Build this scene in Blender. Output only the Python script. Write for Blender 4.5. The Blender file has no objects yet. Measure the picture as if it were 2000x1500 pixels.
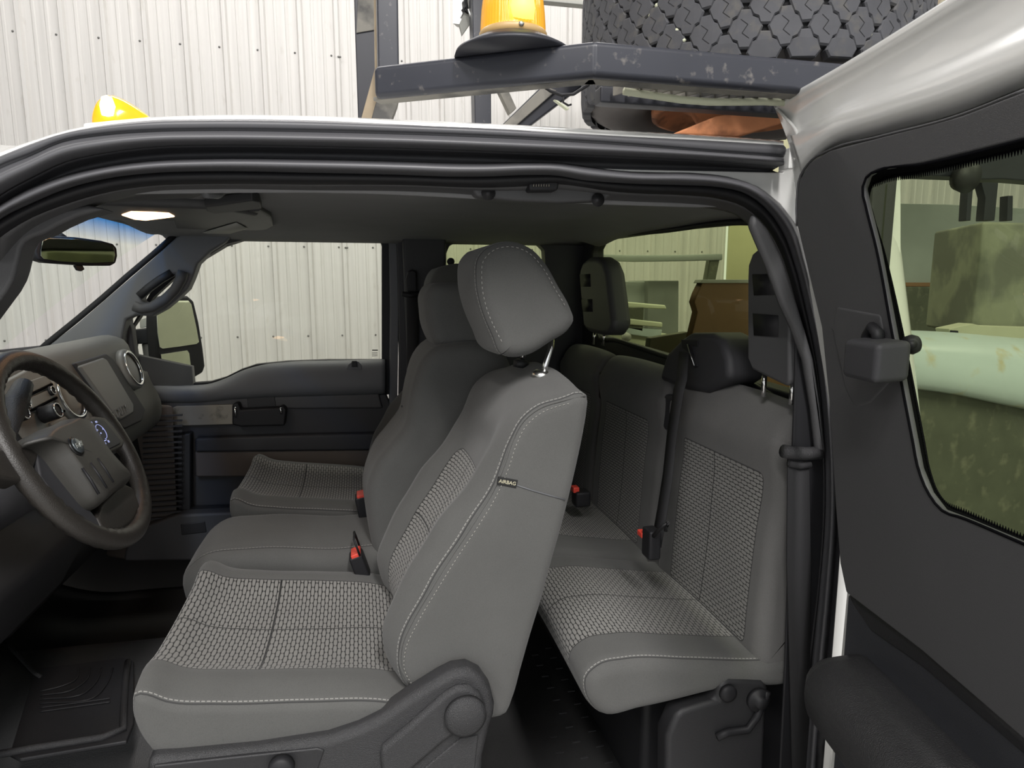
import bpy, bmesh, math, random
from mathutils import Vector, Matrix
random.seed(7)
S = bpy.context.scene
COL = S.collection
# ------------------------------------------------------------------ camera, world, lights, exposure
H = 1.75
YAW, PIT, F = math.radians(13.13), math.radians(8.6), 1268.5
cam = bpy.data.objects.new('camera', bpy.data.cameras.new('camera')); COL.objects.link(cam)
cam.data.sensor_width = 36; cam.data.lens = F / 2000 * 36; cam.data.clip_start = 0.02
cam.location = (0, 0, H); cam.rotation_euler = (math.radians(90) - PIT, 0, -YAW)
S.camera = cam
S.view_settings.view_transform = 'Standard'; S.view_settings.look = 'None'
S.view_settings.gamma = 1; S.view_settings.use_curve_mapping = False
S.view_settings.exposure = 0.04
W = bpy.data.worlds.new('world'); S.world = W; W.use_nodes = True
W.node_tree.nodes['Background'].inputs[0].default_value = (0.96, 0.98, 1, 1)
W.node_tree.nodes['Background'].inputs[1].default_value = 1.1

def area(name, loc, size, power, rot=(0, 0, 0), col=(1, 1, 1), size_y=None):
    l = bpy.data.lights.new(name, 'AREA'); l.energy = power; l.color = col
    l.shape = 'RECTANGLE'; l.size = size; l.size_y = size_y or size
    o = bpy.data.objects.new(name, l); COL.objects.link(o); o.location = loc; o.rotation_euler = rot
    return o
COOL = (1.0, 0.97, 0.95)
for lx, ly, lp in ((-3.2, -2.2, 55), (0.55, -2.2, 210), (-1.1, -1.9, 130), (4.9, -2.2, 60)):  # second-strongest strip is an added lamp that lights the door armrest
    area('shop_strip_light', (lx, ly, 4.7), 0.35, lp, col=COOL, size_y=2.6)
area('shop_strip_light', (0.6, 3.4, 4.7), 5.0, 110, col=COOL, size_y=0.3)
area('shop_strip_light', (-2.6, 2.9, 4.75), 2.4, 22, col=COOL, size_y=0.3)
area('shop_strip_light', (4.6, 1.4, 4.7), 2.4, 50, col=COOL, size_y=0.3)

# ------------------------------------------------------------------ view rays -> points in the place
_w = Vector((math.sin(YAW) * math.cos(PIT), math.cos(YAW) * math.cos(PIT), -math.sin(PIT)))
_r = Vector((math.cos(YAW), -math.sin(YAW), 0)); _u = _r.cross(_w)
def ray(px, py): return _w + _r * ((px - 1000) / F) + _u * ((750 - py) / F)
def P(px, py, Y):
    d = ray(px, py); d = d * (Y / d.y); return Vector((d.x, Y, H + d.z))
def PX(px, py, X):
    d = ray(px, py); d = d * (X / d.x); return Vector((X, d.y, H + d.z))
def PZ(px, py, Z):
    d = ray(px, py); d = d * ((Z - H) / d.z); return Vector((d.x, d.y, Z))
def PP(px, py, o, n):
    d = ray(px, py); c = Vector((0, 0, H)); t = (o - c).dot(n) / d.dot(n); return c + d * t
def PL(pts, Y): return [P(a, b, Y) for a, b in pts]

# ------------------------------------------------------------------ curves
def crv(pts, n, closed=False):
    pts = [Vector(p) for p in pts]; m = len(pts); out = []
    segs = m if closed else m - 1
    for i in range(segs):
        if closed: p0, p1, p2, p3 = pts[i - 1], pts[i], pts[(i + 1) % m], pts[(i + 2) % m]
        else:
            p1, p2 = pts[i], pts[i + 1]
            p0 = pts[i - 1] if i else p1 * 2 - p2
            p3 = pts[i + 2] if i + 2 < m else p2 * 2 - p1
        # centripetal-ish tangents
        d1 = max((p2 - p1).length, 1e-6); d0 = max((p1 - p0).length, 1e-6); d2 = max((p3 - p2).length, 1e-6)
        m1 = ((p1 - p0) / d0 * d1 + (p2 - p1) / d1 * d0) / (d0 + d1) * d1
        m2 = ((p2 - p1) / d1 * d2 + (p3 - p2) / d2 * d1) / (d1 + d2) * d1
        for k in range(10):
            t = k / 10; t2 = t * t; t3 = t2 * t
            out.append(p1 * (2 * t3 - 3 * t2 + 1) + m1 * (t3 - 2 * t2 + t) + p2 * (-2 * t3 + 3 * t2) + m2 * (t3 - t2))
    out.append(pts[0].copy() if closed else pts[-1].copy())
    return resamp(out, n, closed)
def resamp(out, n, closed=False):
    L = [0]
    for i in range(1, len(out)): L.append(L[-1] + (out[i] - out[i - 1]).length)
    tot = L[-1]; res = []; j = 0; cnt = n if closed else n - 1
    for i in range(n):
        s = tot * i / cnt
        while j < len(L) - 2 and L[j + 1] < s: j += 1
        dl = L[j + 1] - L[j]
        res.append(out[j].lerp(out[j + 1], (s - L[j]) / dl if dl > 1e-9 else 0))
    return res

# ------------------------------------------------------------------ materials
def newmat(name):
    m = bpy.data.materials.new(name); m.use_nodes = True
    nt = m.node_tree; return m, nt, nt.nodes['Principled BSDF']
def nd(nt, t, **k):
    n = nt.nodes.new(t)
    for a, v in k.items(): setattr(n, a, v)
    return n
def lk(nt, a, b): nt.links.new(a, b)
def mix_col(nt, fac, a, b):
    n = nd(nt, 'ShaderNodeMix', data_type='RGBA')
    if isinstance(fac, (int, float)): n.inputs[0].default_value = fac
    else: lk(nt, fac, n.inputs[0])
    for s, v in ((6, a), (7, b)):
        if isinstance(v, tuple): n.inputs[s].default_value = (*v[:3], 1)
        else: lk(nt, v, n.inputs[s])
    return n.outputs[2]
def mth(nt, op, a, b=None, c=None):
    n = nd(nt, 'ShaderNodeMath', operation=op)
    for i, v in enumerate((a, b, c)):
        if v is None: continue
        if isinstance(v, (int, float)): n.inputs[i].default_value = v
        else: lk(nt, v, n.inputs[i])
    return n.outputs[0]
def plain(name, col, rough=0.5, metal=0.0, noise=0.0, nscale=8.0, bump=0.0, bscale=400.0, spec=0.5, coat=0.0, dirt=None, dscale=5.0, dthr=0.55):
    m, nt, b = newmat(name)
    b.inputs['Roughness'].default_value = rough; b.inputs['Metallic'].default_value = metal
    b.inputs['Specular IOR Level'].default_value = spec
    if coat: b.inputs['Coat Weight'].default_value = coat; b.inputs['Coat Roughness'].default_value = 0.08
    c = (*col, 1); tc = nd(nt, 'ShaderNodeTexCoord')
    out = None
    if noise:
        t = nd(nt, 'ShaderNodeTexNoise'); t.inputs['Scale'].default_value = nscale; t.inputs['Detail'].default_value = 6
        lk(nt, tc.outputs['Object'], t.inputs['Vector'])
        out = mix_col(nt, t.outputs[0], tuple(x * (1 - noise) for x in col), tuple(min(1, x * (1 + noise)) for x in col))
    if dirt:
        t = nd(nt, 'ShaderNodeTexNoise'); t.inputs['Scale'].default_value = dscale; t.inputs['Detail'].default_value = 9
        lk(nt, tc.outputs['Object'], t.inputs['Vector'])
        r = nd(nt, 'ShaderNodeMapRange'); r.inputs[1].default_value = dthr - .08; r.inputs[2].default_value = dthr + .08
        lk(nt, t.outputs[0], r.inputs[0])
        out = mix_col(nt, r.outputs[0], out if out else col, dirt)
    if out: lk(nt, out, b.inputs['Base Color'])
    else: b.inputs['Base Color'].default_value = c
    if bump:
        t = nd(nt, 'ShaderNodeTexNoise'); t.inputs['Scale'].default_value = bscale; t.inputs['Detail'].default_value = 3
        lk(nt, tc.outputs['Object'], t.inputs['Vector'])
        bp = nd(nt, 'ShaderNodeBump'); bp.inputs['Strength'].default_value = bump; bp.inputs['Distance'].default_value = 0.002
        lk(nt, t.outputs[0], bp.inputs['Height']); lk(nt, bp.outputs[0], b.inputs['Normal'])
    return m
def emis(name, col, st):
    m, nt, b = newmat(name); b.inputs['Base Color'].default_value = (*col, 1)
    b.inputs['Emission Color'].default_value = (*col, 1); b.inputs['Emission Strength'].default_value = st; return m
def glass(name, tint, gl=0.025, rough=0.0):
    m, nt, b = newmat(name); nt.nodes.remove(b)
    t = nd(nt, 'ShaderNodeBsdfTransparent'); t.inputs[0].default_value = (*tint, 1)
    gl_ = gl; g = nd(nt, 'ShaderNodeBsdfGlossy'); g.inputs['Roughness'].default_value = rough
    mx = nd(nt, 'ShaderNodeMixShader'); mx.inputs[0].default_value = gl; lk(nt, t.outputs[0], mx.inputs[1]); lk(nt, g.outputs[0], mx.inputs[2])
    lk(nt, mx.outputs[0], nt.nodes['Material Output'].inputs[0]); return m

GREY = (0.115, 0.115, 0.111)
def fabric(name, box=None, stitch=(), col=GREY, bw=.022, bh=.0085, corner=.03, swap=False, seams=()):
    """woven seat cloth; UV is in metres (u along the profile, v across the seat). box = patterned insert."""
    m, nt, b = newmat(name); b.inputs['Roughness'].default_value = 0.95
    b.inputs['Specular IOR Level'].default_value = 0.15
    b.inputs['Sheen Weight'].default_value = 0.15
    uv = nd(nt, 'ShaderNodeUVMap'); sp = nd(nt, 'ShaderNodeSeparateXYZ'); lk(nt, uv.outputs[0], sp.inputs[0])
    U, V = sp.outputs[0], sp.outputs[1]
    tc = nd(nt, 'ShaderNodeTexCoord')
    n1 = nd(nt, 'ShaderNodeTexNoise'); n1.inputs['Scale'].default_value = 9; n1.inputs['Detail'].default_value = 5
    lk(nt, tc.outputs['Object'], n1.inputs['Vector'])
    base = mix_col(nt, n1.outputs[0], tuple(c * .86 for c in col), tuple(c * 1.14 for c in col))
    # fine weave
    wv = nd(nt, 'ShaderNodeTexVoronoi'); wv.inputs['Scale'].default_value = 700; lk(nt, tc.outputs['Object'], wv.inputs['Vector'])
    base = mix_col(nt, mth(nt, 'MULTIPLY', wv.outputs[0], .35), base, tuple(c * .45 for c in col))
    hgt = mth(nt, 'MULTIPLY', wv.outputs[0], -.4)
    if box:
        u0, u1, v0, v1 = box
        ub = mth(nt, 'DIVIDE', U, bh); rowi = mth(nt, 'FLOOR', ub)
        stg = mth(nt, 'MULTIPLY', mth(nt, 'FRACT', mth(nt, 'MULTIPLY', rowi, .5)), 1.0)
        fa = mth(nt, 'ABSOLUTE', mth(nt, 'SUBTRACT', mth(nt, 'FRACT', mth(nt, 'ADD', mth(nt, 'DIVIDE', V, bw), stg)), .5))
        fb = mth(nt, 'ABSOLUTE', mth(nt, 'SUBTRACT', mth(nt, 'FRACT', ub), .5))
        ov = mth(nt, 'ADD', mth(nt, 'POWER', mth(nt, 'MULTIPLY', fa, 2 / .96), 3.2), mth(nt, 'POWER', mth(nt, 'MULTIPLY', fb, 2 / .86), 2.4))
        mr = nd(nt, 'ShaderNodeMapRange', interpolation_type='SMOOTHSTEP'); mr.inputs[1].default_value = .75; mr.inputs[2].default_value = 1.2
        lk(nt, ov, mr.inputs[0]); gap = mr.outputs[0]
        lite = mix_col(nt, n1.outputs[0], (.215, .21, .20), (.27, .265, .25))
        pat = mix_col(nt, gap, lite, (.022, .022, .021))
        pat = mix_col(nt, mth(nt, 'MULTIPLY', wv.outputs[0], .2), pat, (.03, .03, .03))
        hu = mth(nt, 'SUBTRACT', mth(nt, 'ABSOLUTE', mth(nt, 'SUBTRACT', U, (u0 + u1) / 2)), (u1 - u0) / 2 - corner)
        hv = mth(nt, 'SUBTRACT', mth(nt, 'ABSOLUTE', mth(nt, 'SUBTRACT', V, (v0 + v1) / 2)), (v1 - v0) / 2 - corner)
        hu = mth(nt, 'MAXIMUM', hu, 0.0); hv = mth(nt, 'MAXIMUM', hv, 0.0)
        dd = mth(nt, 'SQRT', mth(nt, 'ADD', mth(nt, 'MULTIPLY', hu, hu), mth(nt, 'MULTIPLY', hv, hv)))
        mask = mth(nt, 'LESS_THAN', dd, corner)
        edge = mth(nt, 'LESS_THAN', mth(nt, 'ABSOLUTE', mth(nt, 'SUBTRACT', dd, corner + .001)), .0012)
        base = mix_col(nt, mask, base, pat); base = mix_col(nt, edge, base, (.03, .03, .03))
        hgt = mth(nt, 'ADD', hgt, mth(nt, 'MULTIPLY', mth(nt, 'MULTIPLY', mask, gap), -1.2))
        for (ax, pos) in seams:
            q = mth(nt, 'LESS_THAN', mth(nt, 'ABSOLUTE', mth(nt, 'SUBTRACT', U if ax == 'u' else V, pos)), .0015)
            q = mth(nt, 'MULTIPLY', q, mask); base = mix_col(nt, q, base, (.02, .02, .02))
            hgt = mth(nt, 'ADD', hgt, mth(nt, 'MULTIPLY', q, -2))
    for (pos,) in [(s,) for s in stitch]:
        q = mth(nt, 'LESS_THAN', mth(nt, 'ABSOLUTE', mth(nt, 'SUBTRACT', V, pos)), .0008)
        ds = mth(nt, 'LESS_THAN', mth(nt, 'FRACT', mth(nt, 'MULTIPLY', U, 1 / .0085)), .7)
        base = mix_col(nt, mth(nt, 'MULTIPLY', q, ds), base, (.27, .265, .25))
        q2 = mth(nt, 'LESS_THAN', mth(nt, 'ABSOLUTE', mth(nt, 'SUBTRACT', V, pos - .0035)), .0010)
        base = mix_col(nt, q2, base, (.05, .05, .05)); hgt = mth(nt, 'ADD', hgt, mth(nt, 'MULTIPLY', q2, -2))
    lk(nt, base, b.inputs['Base Color'])
    bp = nd(nt, 'ShaderNodeBump'); bp.inputs['Strength'].default_value = .5; bp.inputs['Distance'].default_value = .0012
    lk(nt, hgt, bp.inputs['Height']); lk(nt, bp.outputs[0], b.inputs['Normal'])
    return m

M = dict(
    white=plain('white_paint', (.72, .72, .70), .22, coat=.6),
    trim=plain('grey_trim_plastic', (.066, .066, .069), .55, bump=.25, bscale=900),
    trim_lt=plain('mid_grey_trim', (.12, .124, .132), .55, bump=.2, bscale=900),
    dark=plain('dark_plastic', (.020, .020, .022), .5, bump=.3, bscale=700),
    black=plain('black_rubber', (.014, .014, .016), .55, spec=.35),
    seal=plain('rubber_seal', (.085, .085, .092), .42),
    grain=plain('grained_black_plastic', (.038, .038, .040), .38, bump=.9, bscale=650),
    head=plain('headliner_cloth', (.21, .21, .215), .95, noise=.1, bump=.3, bscale=1200),
    floor=plain('vinyl_floor', (.034, .034, .034), .42, noise=.3, bump=.5, bscale=500),
    dash=plain('dash_plastic', (.15, .15, .140), .5, bump=.3, bscale=900),
    leather=plain('wheel_leather', (.030, .027, .024), .36, bump=.35, bscale=520),
    chrome=plain('chrome', (.8, .8, .8), .12, metal=1),
    steel=plain('bright_steel', (.62, .62, .60), .28, metal=1),
    navy=plain('navy_steel_paint', (.030, .032, .042), .38, dirt=(.16, .15, .14), dscale=60, dthr=.70, noise=.2),
    navyd=plain('dark_steel_paint', (.018, .019, .026), .45, noise=.3),
    grime=plain('dusty_grey_steel', (.20, .19, .165), .7, noise=.25, nscale=20, dirt=(.07, .068, .065), dscale=12, dthr=.58),
    dust=plain('dusty_tan_steel', (.36, .29, .20), .8, noise=.25, nscale=25),
    rust=plain('rusty_steel', (.62, .25, .11), .8, noise=.45, nscale=14, dirt=(.09, .035, .02), dscale=11, dthr=.56),
    rubber=plain('tyre_rubber', (.062, .063, .070), .75, noise=.25, nscale=30, dirt=(.085, .082, .078), dscale=40, dthr=.62),
    rubberd=plain('tyre_groove', (.008, .008, .009), .9),
    side=plain('tyre_sidewall', (.13, .12, .115), .85, noise=.3),
    red=plain('red_button', (.75, .07, .045), .4),
    belt=plain('belt_webbing', (.022, .022, .024), .75, bump=.4, bscale=1500),
    label=plain('black_label', (.012, .012, .012), .6),
    letter=plain('pale_lettering', (.62, .58, .42), .6),
    silver=plain('silver_trim', (.28, .26, .22), .45, metal=.3, dirt=(.03, .03, .03), dscale=16, dthr=.66),
    brownp=plain('brown_grey_panel', (.105, .085, .072), .7, noise=.15),
    wood=plain('yellow_board', (.62, .60, .36), .8, noise=.1, nscale=3),
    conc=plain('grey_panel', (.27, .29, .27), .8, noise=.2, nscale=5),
    block=plain('dusty_block', (.27, .28, .20), .9, noise=.25, nscale=9, dirt=(.15, .155, .12), dscale=7, dthr=.5),
    fender=plain('pale_blue_bed_paint', (.48, .55, .54), .35, noise=.08, dirt=(.45, .42, .28), dscale=18, dthr=.66),
    tank=plain('dirty_dark_panel', (.075, .08, .055), .7, noise=.35, nscale=14, dirt=(.13, .13, .09), dscale=30, dthr=.62),
    brown=plain('brown_panel', (.20, .105, .05), .65, noise=.2, nscale=4),
    pale=plain('pale_bin', (.55, .57, .42), .5, noise=.15),
    glass=glass('clear_green_glass', (.985, 1.0, .955)),
    glassw=glass('windshield_glass', (.93, .97, .91)),
    glassr=glass('tinted_rear_glass', (.74, .78, .60)),
    glassd=glass('tinted_door_glass', (.74, .78, .64)),
    lamp=emis('warm_lamp_lens', (1.0, .62, .34), 4),
    paper=plain('pale_label', (.36, .36, .33), .7, noise=.1, nscale=60),
    ceil=plain('shop_ceiling', (.75, .75, .73), .9),
    screen=plain('dark_gloss', (.008, .008, .014), .35, spec=.25),
    bluel=emis('blue_backlit_symbol', (.50, .56, 1.0), .32),
    cabd=plain('cab_dark_trim', (.036, .036, .040), .6, bump=.2, bscale=800),
    matte=plain('matte_black_edge', (.006, .006, .007), .95, spec=.0),
    mirror=plain('mirror_face', (.85, .87, .80), .02, metal=1),
    dimmir=plain('tinted_mirror_face', (.42, .43, .36), .03, metal=1),
)

# ------------------------------------------------------------------ object helpers
def tag(o, label=None, cat=None, group=None, kind=None):
    if label: o['label'] = label
    if cat: o['category'] = cat
    if group: o['group'] = group
    if kind: o['kind'] = kind
    return o
def empty(name, loc, label=None, cat=None, group=None, kind=None):
    o = bpy.data.objects.new(name, None); COL.objects.link(o); o.location = loc; o.empty_display_size = .05
    bpy.context.view_layer.update()
    return tag(o, label, cat, group, kind)
def mk(name, vs, fs, mat, parent=None, smooth=True, bevel=0, bseg=2, uvs=None, sub=0, solid=0, soff=0, angle=None):
    me = bpy.data.meshes.new(name)
    if parent is not None:
        off = Vector(parent.location) if parent.parent is None else Vector(parent['_o'])
    else: off = Vector((0, 0, 0))
    if parent is None:   # origin at the object's own middle
        off = sum((Vector(v) for v in vs), Vector()) / len(vs)
        loc = off
    me.from_pydata([tuple(Vector(v) - off) for v in vs], [], [tuple(f) for f in fs]); me.validate()
    mats = mat if isinstance(mat, (list, tuple)) else [mat]
    for m in mats: me.materials.append(m)
    if uvs is not None:
        l = me.uv_layers.new(name='UVMap')
        for lp in me.loops: l.data[lp.index].uv = uvs[lp.vertex_index]
    bm = bmesh.new(); bm.from_mesh(me)
    if uvs is None: bmesh.ops.remove_doubles(bm, verts=bm.verts, dist=1e-6)
    bmesh.ops.recalc_face_normals(bm, faces=bm.faces)
    bm.to_mesh(me); bm.free()
    for p in me.polygons: p.use_smooth = smooth
    o = bpy.data.objects.new(name, me); COL.objects.link(o)
    if parent is not None:
        o.parent = parent
        o['_o'] = tuple(off)
    else: o.location = loc; o['_o'] = tuple(loc)
    if solid:
        md = o.modifiers.new('s', 'SOLIDIFY'); md.thickness = solid; md.offset = soff
    if bevel:
        md = o.modifiers.new('b', 'BEVEL'); md.width = bevel; md.segments = bseg; md.limit_method = 'ANGLE'; md.angle_limit = math.radians(angle or 40)
        md.harden_normals = False
    if sub:
        md = o.modifiers.new('u', 'SUBSURF'); md.levels = sub; md.render_levels = sub
    if bevel and smooth:
        md = o.modifiers.new('w', 'WEIGHTED_NORMAL'); md.keep_sharp = True
    return o
def prism_vf(outline, d):
    n = len(outline); d = Vector(d)
    vs = [Vector(p) for p in outline] + [Vector(p) + d for p in outline]
    fs = [tuple(range(n)), tuple(range(2 * n - 1, n - 1, -1))] + [(i, (i + 1) % n, n + (i + 1) % n, n + i) for i in range(n)]
    return vs, fs
def prism(name, outline, d, mat, parent=None, bevel=.004, bseg=2, smooth=True, **k):
    vs, fs = prism_vf(outline, d); return mk(name, vs, fs, mat, parent, smooth, bevel, bseg, **k)
def box_vf(c, s, rot=None):
    c = Vector(c); vs = []
    for x in (-.5, .5):
        for y in (-.5, .5):
            for z in (-.5, .5):
                v = Vector((x * s[0], y * s[1], z * s[2]))
                if rot is not None: v = rot @ v
                vs.append(c + v)
    return vs, [(0, 1, 3, 2), (4, 6, 7, 5), (0, 4, 5, 1), (2, 3, 7, 6), (0, 2, 6, 4), (1, 5, 7, 3)]
def box(name, c, s, mat, parent=None, bevel=.004, rot=None, bseg=2, **k):
    vs, fs = box_vf(c, s, rot); return mk(name, vs, fs, mat, parent, True, bevel, bseg, **k)
def merge(*vfs):
    V, Fs = [], []
    for vs, fs in vfs:
        n = len(V); V += vs; Fs += [tuple(i + n for i in f) for f in fs]
    return V, Fs
def tube_vf(path, r, seg=10, caps=True, flat=None):
    """r: number or list; flat=(w,h,up) gives a rectangular/elliptic section"""
    path = [Vector(p) for p in path]; n = len(path); vs = []; fs = []
    prev = None
    for i, p in enumerate(path):
        t = (path[min(i + 1, n - 1)] - path[max(i - 1, 0)]).normalized()
        if prev is None:
            a = Vector((0, 0, 1)) if abs(t.z) < .9 else Vector((0, 1, 0))
            if flat: a = Vector(flat[2])
            x = (a - t * a.dot(t)).normalized()
        else: x = (prev - t * prev.dot(t)).normalized()
        prev = x; y = t.cross(x); rr = r[i] if isinstance(r, (list, tuple)) else r
        for k in range(seg):
            an = 2 * math.pi * k / seg
            if flat:
                c, s = math.cos(an), math.sin(an); e = .45
                cx = math.copysign(abs(c) ** e, c); sy = math.copysign(abs(s) ** e, s)
                vs.append(p + x * cx * flat[0] / 2 + y * sy * flat[1] / 2)
            else: vs.append(p + (x * math.cos(an) + y * math.sin(an)) * rr)
    for i in range(n - 1):
        for k in range(seg):
            fs.append((i * seg + k, i * seg + (k + 1) % seg, (i + 1) * seg + (k + 1) % seg, (i + 1) * seg + k))
    if caps: fs += [tuple(range(seg - 1, -1, -1)), tuple(range((n - 1) * seg, n * seg))]
    return vs, fs
def tube(name, path, r, mat, parent=None, seg=10, flat=None, smooth=True, **k):
    vs, fs = tube_vf(path, r, seg, True, flat); return mk(name, vs, fs, mat, parent, smooth, **k)
def lathe_vf(prof, c, axis=(0, 0, 1), seg=32, ring=False):
    a = Vector(axis).normalized(); q = a.to_track_quat('Z', 'Y').to_matrix(); c = Vector(c); vs = []; fs = []
    for (r, h) in prof:
        for k in range(seg):
            an = 2 * math.pi * k / seg; vs.append(c + q @ Vector((r * math.cos(an), r * math.sin(an), h)))
    for i in range(len(prof) - 1):
        for k in range(seg): fs.append((i * seg + k, i * seg + (k + 1) % seg, (i + 1) * seg + (k + 1) % seg, (i + 1) * seg + k))
    if ring:
        m = len(prof) - 1
        for k in range(seg): fs.append((m * seg + k, m * seg + (k + 1) % seg, (k + 1) % seg, k))
        return vs, fs
    if prof[0][0] > 1e-4: fs.append(tuple(range(seg)))
    if prof[-1][0] > 1e-4: fs.append(tuple(range((len(prof) - 1) * seg, len(prof) * seg)))
    return vs, fs
def lathe(name, prof, c, mat, parent=None, axis=(0, 0, 1), seg=32, smooth=True, ring=False, **k):
    vs, fs = lathe_vf(prof, c, axis, seg, ring); return mk(name, vs, fs, mat, parent, smooth, **k)
def grid_vf(rows, closed=False):
    m = len(rows[0]); vs = [p for r in rows for p in r]; fs = []
    for i in range(len(rows) - 1):
        for k in range(m if closed else m - 1):
            fs.append((i * m + k, i * m + (k + 1) % m, (i + 1) * m + (k + 1) % m, (i + 1) * m + k))
    return vs, fs
def ribbon(name, rows, mat, parent=None, n=60, closed=False, across=0, solid=.003, soff=0, **k):
    rs = [crv(r, n, closed) for r in rows]
    if across:
        cols = [crv([r[j] for r in rs], across) for j in range(n)]
        rs = [[cols[j][i] for j in range(n)] for i in range(across)]
    vs, fs = grid_vf(rs, closed); return mk(name, vs, fs, mat, parent, solid=solid, soff=soff, **k)
def text(name, s, loc, xdir, ydir, size, mat, parent=None, depth=.0006, shear=0):
    c = bpy.data.curves.new(name, 'FONT'); c.body = s; c.size = size; c.extrude = depth; c.align_x = 'CENTER'; c.align_y = 'CENTER'; c.shear = shear
    t = bpy.data.objects.new(name, c); COL.objects.link(t)
    dg = bpy.context.evaluated_depsgraph_get(); me = bpy.data.meshes.new_from_object(t.evaluated_get(dg))
    bpy.data.objects.remove(t)
    x = Vector(xdir).normalized(); z = x.cross(Vector(ydir)).normalized(); y = z.cross(x)
    vs = [Vector(loc) + x * v.co.x + y * v.co.y + z * v.co.z for v in me.vertices]
    fs = [tuple(p.vertices) for p in me.polygons]
    return mk(name, vs, fs, mat, parent, smooth=False)

def pillow(name, prof, ts, shape, mat, parent=None, n=96, uvoff=0, rnd=.03, rsteps=5, nclosed=True):
    """closed X-Z profile lofted across the seat (Y).  prof: list of (x,z); ts: list of Y stations;
    shape(x,z,t01,i01)->(dx,dz).  Ends are rounded by radius rnd."""
    base = crv([Vector((x, 0, z)) for x, z in prof], n, True)
    area_ = sum(base[i].x * base[(i + 1) % n].z - base[(i + 1) % n].x * base[i].z for i in range(n))
    nor = []
    for i in range(n):
        t = base[(i + 1) % n] - base[i - 1]; v = Vector((t.z, 0, -t.x)).normalized()
        nor.append(v if area_ > 0 else -v)
    for _ in range(9): nor = [(nor[i - 1] + nor[i] * 2 + nor[(i + 1) % n]).normalized() for i in range(n)]
    L = [0]
    for i in range(1, n + 1): L.append(L[-1] + (base[i % n] - base[i - 1]).length)
    y0, y1 = ts[0], ts[-1]; st = []
    for k in range(rsteps + 1):
        a = math.pi / 2 * k / rsteps; st.append((y0 + rnd * (1 - math.sin(a)), rnd * (1 - math.cos(a))))
    st = [(y, rnd - 0 - math.sqrt(max(0, rnd * rnd - (rnd - (y - y0)) ** 2))) for y in sorted({s[0] for s in st})]
    mid = [y0 + rnd + (y1 - y0 - 2 * rnd) * i / 23 for i in range(1, 23)]
    allst = st + [(y, 0) for y in mid] + [(y0 + y1 - y, d) for y, d in reversed(st)]
    vs, uvs = [], []
    for (y, ins) in allst:
        t = (y - y0) / (y1 - y0)
        for i in range(n + 1):
            p = base[i % n] - nor[i % n] * ins
            dx, dz = shape(p.x, p.z, t, i / n)
            dy = 0
            vs.append(Vector((p.x + dx, y + dy, p.z + dz))); uvs.append((L[i] + uvoff, y - y0))
    m = n + 1; fs = []
    for i in range(len(allst) - 1):
        for k in range(n): fs.append((i * m + k, i * m + k + 1, (i + 1) * m + k + 1, (i + 1) * m + k))
    # caps as concentric rings
    for row, sgn in ((0, 1), (len(allst) - 1, -1)):
        ring = [row * m + k for k in range(m)]
        cen = sum((vs[i] for i in ring[:-1]), Vector()) / n
        xs_ = [vs[i].x for i in ring]; zs_ = [vs[i].z for i in ring]; wide = max(xs_) - min(xs_) > max(zs_) - min(zs_)
        tgt = []; asp = max(max(xs_) - min(xs_), max(zs_) - min(zs_)) / min(max(xs_) - min(xs_), max(zs_) - min(zs_))
        for i in ring:
            p = vs[i]
            if asp < 1.7: tgt.append(Vector((cen.x, p.y, cen.z)))
            elif wide:
                x = cen.x + (p.x - cen.x) * .86; nb = [vs[j].z for j in ring if abs(vs[j].x - x) < .016]
                tgt.append(Vector((x, p.y, (min(nb) + max(nb)) / 2)))
            else:
                z = cen.z + (p.z - cen.z) * .86; nb = [vs[j].x for j in ring if abs(vs[j].z - z) < .016]
                tgt.append(Vector(((min(nb) + max(nb)) / 2, p.y, z)))
        for _ in range(14 if asp >= 1.7 else 0): tgt = [(tgt[k - 1] + tgt[k] + tgt[(k + 1) % m]) / 3 for k in range(m)]
        prevr = ring
        for q in (.93, .8, .6, .35, .12):
            cur = []
            for j, i in enumerate(ring):
                v = tgt[j].lerp(vs[i], q); v.y = vs[i].y; cur.append(len(vs)); vs.append(v); uvs.append((uvs[i][0], uvs[i][1] + (-.5 if row == 0 else .5)))
            for k in range(n): fs.append((prevr[k], prevr[k + 1], cur[k + 1], cur[k]))
            prevr = cur
        fs.append(tuple(prevr[:-1]))
    o = mk(name, vs, fs, mat, parent, uvs=uvs)
    return o
def bump1(t, c, w): return math.exp(-((t - c) / w) ** 2)
def xz(pts, Y): return [(p.x, p.z) for p in PL(pts, Y)]

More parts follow.
